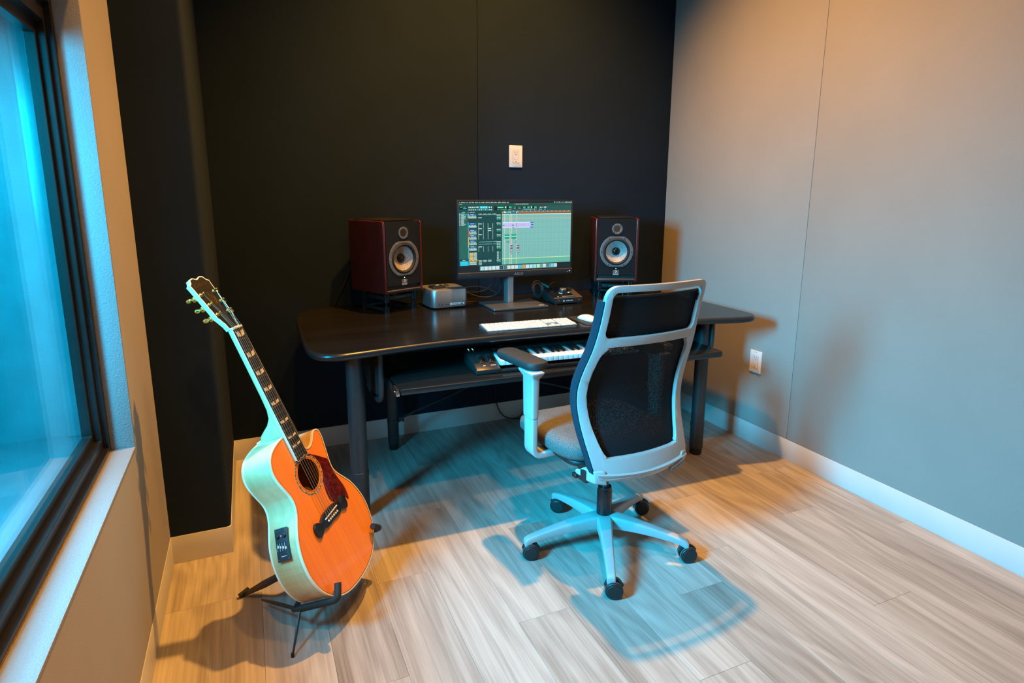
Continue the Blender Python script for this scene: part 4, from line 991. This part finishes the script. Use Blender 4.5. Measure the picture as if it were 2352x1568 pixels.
# pickguard
pg = [(.030, .198), (.056, .1850), (.080, .1660), (.096, .1520), (.1085, .1400), (.1075, .1200), (.1080, .0950), (.1150, .0600), (.1220, .0300), (.1215, .0020), (.1150, -.0165), (.1080, -.0040), (.0960, .0040), (.0800, .0060), (.0600, .0080), (.0400, .0220), (.0330, .0480), (.0420, .0930), (.0600, .1150), (.0675, .1450), (.0600, .1740), (.0420, .1960)]
MB().plate(catmull(pg, True, 3), .0003, .0022).build('pickguard', MAT['tortoise'], gt)
# moustache bridge
br = [(0, .0200), (.030, .0185), (.050, .0110), (.0600, .0040), (.0700, .0130), (.0830, .0160), (.0930, .0060), (.0940, -.0140), (.0860, -.0290), (.0700, -.0270), (.0560, -.0190), (.0440, -.0230), (.0250, -.0240), (0, -.0220)]
br = br+[(-x, y) for x, y in br[-2:0:-1]]
MB().plate(catmull(br, True, 4), .0003, .0085).build('bridge', MAT['ebony'], gt, bevel=.002)
MB().tube([(-.037, .0015, .0095), (.037, .0055, .0105)], .0020, 8).build('saddle', MAT['bone'], gt)
NF = lambda k: .648*2**(-k/12)
sv = lambda k: (k-2.5)*.0072          # string spacing at nut
sb_ = lambda k: (k-2.5)*.0108
for k in range(6):
    MB().lathe([(.0022, .002), (.0022, .0090), (.0036, .0095), (.0034, .0125), (.0015, .0140), (0, .0142)], Matrix.Translation((sb_(k), -.0095, 0)), 14).build('bridge_pin', MAT['bone'], gt)
# fingerboard
fw_ = lambda u: .0275-(u-.204)/(.648-.204)*.0058
U0, U1 = .204, .648
MB().loft([[Vector((x*fw_(u), u, z)) for x, z in ((-1, .0012), (-1, .0082), (-.5, .0094), (0, .0098), (.5, .0094), (1, .0082), (1, .0012))] for u in (U0+.006, .43, U1)]).build('fingerboard', MAT['ebony'], gt)
for s_ in (-1, 1):
    MB().loft([[Vector((s_*(fw_(u)+dx), u, z)) for dx, z in ((0, -.0005), (.0016, -.0005), (.0016, .0082), (0, .0090))] for u in (U0+.004, .43, U1)]).build('board_binding', MAT['binding'], gt)
end_ = catmull([(-.0285, U0+.008), (-.0270, U0), (-.018, U0-.001), (-.010, U0+.0045), (0, U0+.001), (.010, U0+.0045), (.018, U0-.001), (.0270, U0), (.0285, U0+.008)], False, 3)
MB().plate(end_, .0012, .0090).build('board_end', MAT['ebony'], gt)
MB().tube([(x, y-.0006, .0086) for x, y in end_], .0008, 6).build('board_end_binding', MAT['binding'], gt)
for k in range(1, 21):
    u = NF(k)
    MB().tube([(-fw_(u), u, .0086), (-fw_(u)*.5, u, .0098), (0, u, .0102), (fw_(u)*.5, u, .0098), (fw_(u), u, .0086)], .0008, 6).build('fret', MAT['gold'], gt)
for k in (1, 3, 5, 7, 9, 12, 15, 17):
    a_, b_ = NF(k), NF(k-1); um = (a_+b_)/2; h_ = (b_-a_)*.30; w_ = fw_(um)
    for s_ in (-1, 1):
        MB().plate([(s_*w_*.08, um-h_*.9), (s_*w_*.74, um-h_*.55), (s_*w_*.78, um+h_), (s_*w_*.40, um+h_*.55), (s_*w_*.22, um+h_)], .0096, .0100).build('inlay', MAT['pearl'], gt)
MB().b2((-.0222, U1-.001, -.001), (.0222, U1+.005, .0112)).build('nut', MAT['bone'], gt, bevel=.001)
# neck with heel
rg = []
for u, hw, zt, zb in ((U1+.002, .0222, -.0002, -.0175), (.55, .0232, .0008, -.0185), (.43, .0245, .0010, -.0205), (.385, .0252, .0010, -.0235), (.358, .0258, .0010, -.0330), (.338, .0262, .0010, -.0520), (.322, .0262, .0010, -.0780), (.308, .0258, .0010, -.0980), (.2935, .0250, .0010, -.1040)):
    ring = []
    for i in range(15):
        t = PI*i/14; ring.append(Vector((hw*math.cos(t), u+(.0 if zb > -.03 else (math.sin(t)*0)), zt+(zb-zt)*math.sin(t)**.8)))
    rg.append(ring)
MB().loft(rg).build('neck', wood('maple_neck', (.54, .35, .16), (.78, .57, .30), axis=1, rough=.35, coat=.4, grain=40, ringsc=5.0), gt, smooth=60)
MB().plate(circ(0, 0, .0255, 28, ry=.026), 0, .0035, M=Matrix(((1, 0, 0, 0), (0, 0, -1, .2965), (0, 1, 0, -.090), (0, 0, 0, 1)))).build('heel_cap', MAT['binding'], gt)
# headstock, tilted back
HT = Matrix.Translation((0, U1+.004, .0005)) @ Matrix.Rotation(R(-14), 4, 'X')
hs = [(-.0222, 0), (-.0235, .018), (-.0300, .036), (-.0340, .046), (-.0400, .158), (-.0415, .166), (-.0330, .172), (-.0270, .1835), (-.0150, .1860), (-.0060, .1815), (0, .1795), (.0060, .1815), (.0150, .1860), (.0270, .1835), (.0330, .172), (.0415, .166), (.0400, .158), (.0340, .046), (.0300, .036), (.0235, .018), (.0222, 0)]
hd = MB().plate(hs, -.0150, 0, M=HT).build('headstock', wood('maple_head', (.66, .50, .28), (.88, .74, .48), axis=1, rough=.35, coat=.4, grain=40, figure=.4), gt, bevel=.001)
hs2 = [(x*.93, y if y < .02 else .1795+(y-.1795)*.98-.0035*(y > .15)) for x, y in hs]
MB().plate(hs, 0, .0012, M=HT, holes=[[(x*.94, .003+y*.965) for x, y in hs]]).build('head_binding', MAT['binding'], hd)
MB().plate([(x*.945, .0025+y*.967) for x, y in hs], -.0005, .0011, M=HT).build('head_veneer', MAT['ebony'], hd)
text_mesh('lettering', 'Gibson', .0200, MAT['gold'], hd, HT @ Matrix.Translation((0, .160, .0012)) @ Matrix.Rotation(R(4), 4, 'Z'), shear=.35, sx=1.05)
cr_ = MB()
for (x, y, w_, h_) in ((0, .112, .0045, .022), (0, .100, .009, .006)):
    cr_.plate([(x-w_, y), (x, y-h_*.6), (x+w_, y), (x, y+h_)], .0011, .0015, M=HT)
for s_ in (-1, 1):
    cr_.plate(catmull([(s_*.002, .088), (s_*.010, .094), (s_*.013, .108), (s_*.008, .120), (s_*.007, .104)], True, 3), .0011, .0015, M=HT)
cr_.build('crown_inlay', MAT['gold'], hd)
posts = []
for s_ in (-1, 1):
    for j, y in enumerate((.056, .092, .128)):
        x = s_*(.0235+.0022*j)
        MB().lathe([(.0068, .0010), (.0062, .0030), (.0035, .0036), (.0030, .0120), (.0036, .0150), (.0030, .0165), (0, .0168)], HT @ Matrix.Translation((x, y, 0)), 16).build('tuner_post', MAT['gold'], hd)
        posts.append((s_, j, HT @ Vector((x, y, .0095))))
        hx = s_*(.0355+.0020*j)
        tn = MB().rbox((x+s_*.004, y, -.0205), (.020, .017, .011), .004, er=.002).build('tuner_housing', MAT['gold'], hd)
        tn.data.transform(HT)
        tb = MB().cyl((hx-s_*.006, y, -.0190), (hx+s_*.014, y, -.0190), .0024, n=10).build('tuner_shaft', MAT['gold'], hd); tb.data.transform(HT)
        bb = MB().lathe([(0, -.0045), (.0075, -.0040), (.0092, -.0015), (.0092, .0015), (.0075, .0040), (0, .0045)], Matrix.Translation((hx+s_*.021, y, -.0190)) @ Matrix.Rotation(R((20, -35, 60)[j]), 4, 'X') @ Matrix.Diagonal((1, .78, 1, 1)), 20).build('tuner_button', MAT['gold'], hd); bb.data.transform(HT)
for k in range(6):
    s_ = -1 if k < 3 else 1; j = k if k < 3 else 5-k
    pst = [p for q, jj, p in posts if q == s_ and jj == j][0]
    rad = (.00095, .0008, .00068, .00055, .00042, .00036)[k]
    MB().tube([(sb_(k), -.0095, .0100), (sb_(k), .0035, .0128), (sb_(k)*.82+sv(k)*.18, .30, .0132), (sv(k), U1+.002, .0122), pst], rad, 6).build('string', MAT['string'], gt)
# preamp in the bass side
pc = Vector((-.1150, .052, -.0540))
io = min(range(no), key=lambda i: (Vector(gout[i])-Vector((-.1655, .019))).length)
a_, b_ = Vector(gout[io-4]), Vector(gout[(io+4) % no]); td = (b_-a_).normalized(); 
if td.y < 0: td = -td
nrm = Vector((-td.y, td.x)); 
if nrm.x > 0: nrm = -nrm
ctr = Vector(gout[io])+nrm*.0015
PM = frame3((ctr.x, ctr.y, -.0545), (0, 0, 1), (td.x, td.y, 0))
pre = MB().rbox((0, 0, 0), (.046, .094, .006), .003, er=.0012).build('preamp_panel', MAT['panel_blue'], gt); pre.matrix_local = PM
if (PM.to_3x3() @ Vector((0, 0, 1))).x > 0: pre.matrix_local = PM = frame3((ctr.x, ctr.y, -.0545), (0, 0, -1), (td.x, td.y, 0))
MB().plate(rrect(0, 0, .041, .068, .002), .0031, .0037, holes=[rrect(0, 0, .0395, .0665, .002)]).build('panel_seam', MAT['slot_dark'], pre)
MB().rbox((0, .040, .0034), (.024, .006, .0010), .001).build('battery_tab', MAT['panel_blue'], pre)
for x, y in ((-.018, .041), (.018, .041), (-.018, -.041), (.018, -.041)): MB().cyl((x, y, .0028), (x, y, .0038), .0018, n=10).build('screw', MAT['steel'], pre)
for x in (-.012, .012): MB().lathe([(.0062, .003), (.0058, .0085), (.0050, .0095), (0, .0096)], Matrix.Translation((x, .025, 0)), 20).build('knob', MAT['black_plastic'], pre)
MB().box((0, .025, .0033), (.006, .003, .0004)).build('pink_mark', MAT['pink'], pre, smooth=0)
for k in range(4):
    x = -.0135+k*.009
    MB().box((x, -.006, .0033), (.0026, .028, .0006)).build('slider_slot', MAT['slot_dark'], pre, smooth=0)
    MB().box((x, -.004-.002*k, .0042), (.0030, .007, .0020)).build('slider_cap', MAT['print_white'], pre, smooth=0)
    MB().box((x-.0045, -.006, .0032), (.0008, .022, .0003)).build('scale_marks', MAT['print_white'], pre, smooth=0)
MB().box((-.002, -.027, .0033), (.026, .0042, .0006)).build('tuner_slot', MAT['slot_dark'], pre, smooth=0)
MB().box((.002, -.0325, .0032), (.020, .0014, .0003)).build('lettering', MAT['print_white'], pre, smooth=0)

# ------------------------------------------------------------------ guitar stand
stt = thing('guitar_stand', 'folding black guitar stand with padded hooks under the acoustic guitar', 'guitar stand', (-2.40, -1.30, 0))
SO = Vector((-2.40, -1.30, 0)); sl_ = lambda p: Vector(p)-SO
def hook(v, u, outv, outu, back, name):
    # runs under the body from behind to the front, then turns up against the top
    o_ = Vector((outv, outu)).normalized(); c_ = Vector((v, u))+o_*.0125
    pts = [G(c_.x, c_.y, back)]+[G(c_.x, c_.y, w_) for w_ in (-.08, -.03, .004)]
    for t in (20, 40, 60, 80): pts.append(G(c_.x-o_.x*.014*(1-math.cos(R(t))), c_.y-o_.y*.014*(1-math.cos(R(t))), .004+.016*math.sin(R(t))))
    for d_ in (.022, .034, .046): pts.append(G(c_.x-o_.x*d_, c_.y-o_.y*d_, .0205))
    m = MB().tube([sl_(p) for p in pts], .0105, 12).build(name, MAT['black_rubber'], stt)
    return pts[0]
hL = hook(-.147, -.190, -.65, -.76, -.125, 'padded_hook')
hR = hook(.163, -.168, .75, -.66, -.125, 'padded_hook')
hub = (hL+hR)/2+gw*-.03
MB().tube([sl_(hL), sl_(hL+gw*-.02), sl_(hub), sl_(hR+gw*-.02), sl_(hR)], .008, 10).build('yoke_bar', MAT['black_metal'], stt)
FF, FB = Vector((-2.405, -1.506, .004)), Vector((-2.538, -1.157, .006))
pv = hL+gw*.005
def blade(p0, p1, w_, t_, name, z=Vector((0, 0, 1))):
    d = (p1-p0).normalized(); side = d.cross(z).normalized(); n_ = side.cross(d)
    m = MB().loft([[sl_(p+side*t_*a+n_*w_*f*b) for a, b in ((-1, -1), (1, -1), (1, 1), (-1, 1))] for p, f in ((p0, 1), (p0.lerp(p1, .5), 1.1), (p1, .55))])
    return m.build(name, MAT['black_metal'], stt, bevel=.001)
dv = Vector((.58, -.81, 0)).cross(Vector((0, 0, 1)))
blade(pv, FF, .0065, .0022, 'front_leg', Vector((0.35, 0.8, 0)))
MB().lathe([(0, -.004), (.005, -.004), (.005, .008), (0, .010)], Matrix.Translation(sl_(FF)), 12).build('foot_cap', MAT['black_rubber'], stt)
bl_ = blade(Vector((-2.40, -1.285, .135)), FB, .011, .003, 'rear_leg')
MB().cyl(sl_(FB+Vector((-.012, -.004, .002))), sl_(FB+Vector((.02, .008, .014))), .008, n=12).build('foot_cap', MAT['black_rubber'], stt)
f3 = Vector((-2.24, -.99, .005))
blade(hR+gw*-.02, f3, .011, .003, 'rear_leg')
MB().cyl(sl_(f3+Vector((-.01, -.004, .003))), sl_(f3+Vector((.012, .008, .006))), .008, n=12).build('foot_cap', MAT['black_rubber'], stt)
blade(pv+gw*-.01, FB.lerp(pv, .35), .006, .002, 'brace')
MB().cyl(sl_(pv+gv*-.004), sl_(pv+gv*.008), .009, n=14).build('pivot', MAT['dark_metal'], stt)

# ------------------------------------------------------------------ loose cables
def cable(label, pts, r, mat='black_rubber', n=8, grp=None):
    o = MB().tube(catmull(pts, False, 8), r, n).build('cable', MAT[mat]); tag(o, label, 'cable', grp); return o
cable('black cable looping from behind the monitor to the desktop computer', [(-1.235, -.19, .95), (-1.24, -.185, .87), (-1.28, -.17, .822), (-1.34, -.16, .808), (-1.40, -.14, .818), (-1.44, -.12, .815)], .0026)
cable('thin black cable arching behind the silver computer', [(-1.22, -.17, .80), (-1.27, -.15, .825), (-1.32, -.14, .836), (-1.38, -.13, .832), (-1.44, -.115, .805)], .0022)
cable('thick black cable sagging against the monitor stand', [(-1.215, -.23, .95), (-1.218, -.225, .84), (-1.235, -.21, .800), (-1.28, -.19, .783), (-1.34, -.175, .79), (-1.40, -.15, .815), (-1.445, -.12, .81)], .0040)
cable('brown cable lying on the desk between computer and monitor stand', [(-1.23, -.21, .763), (-1.30, -.20, .7615), (-1.36, -.19, .7612), (-1.43, -.155, .762), (-1.50, -.09, .762)], .0030, 'bakelite')
cable('black cord hanging against the baseboard under the desk', [(-1.165, -.05, .70), (-1.168, -.03, .40), (-1.166, -.016, .18), (-1.150, -.014, .09), (-1.115, -.02, .03), (-1.06, -.03, .006), (-.98, -.045, .0045)], .0032)
cable('black cord hanging left of the chair back under the desk', [(-.93, -.05, .70), (-.935, -.03, .40), (-.945, -.016, .15), (-.99, -.02, .03), (-1.05, -.04, .0045)], .0032)
cable('black speaker cord hanging behind the left speaker', [(-1.96, -.05, .98), (-2.0, -.04, .88), (-2.04, -.035, .80), (-2.055, -.03, .764)], .0032)
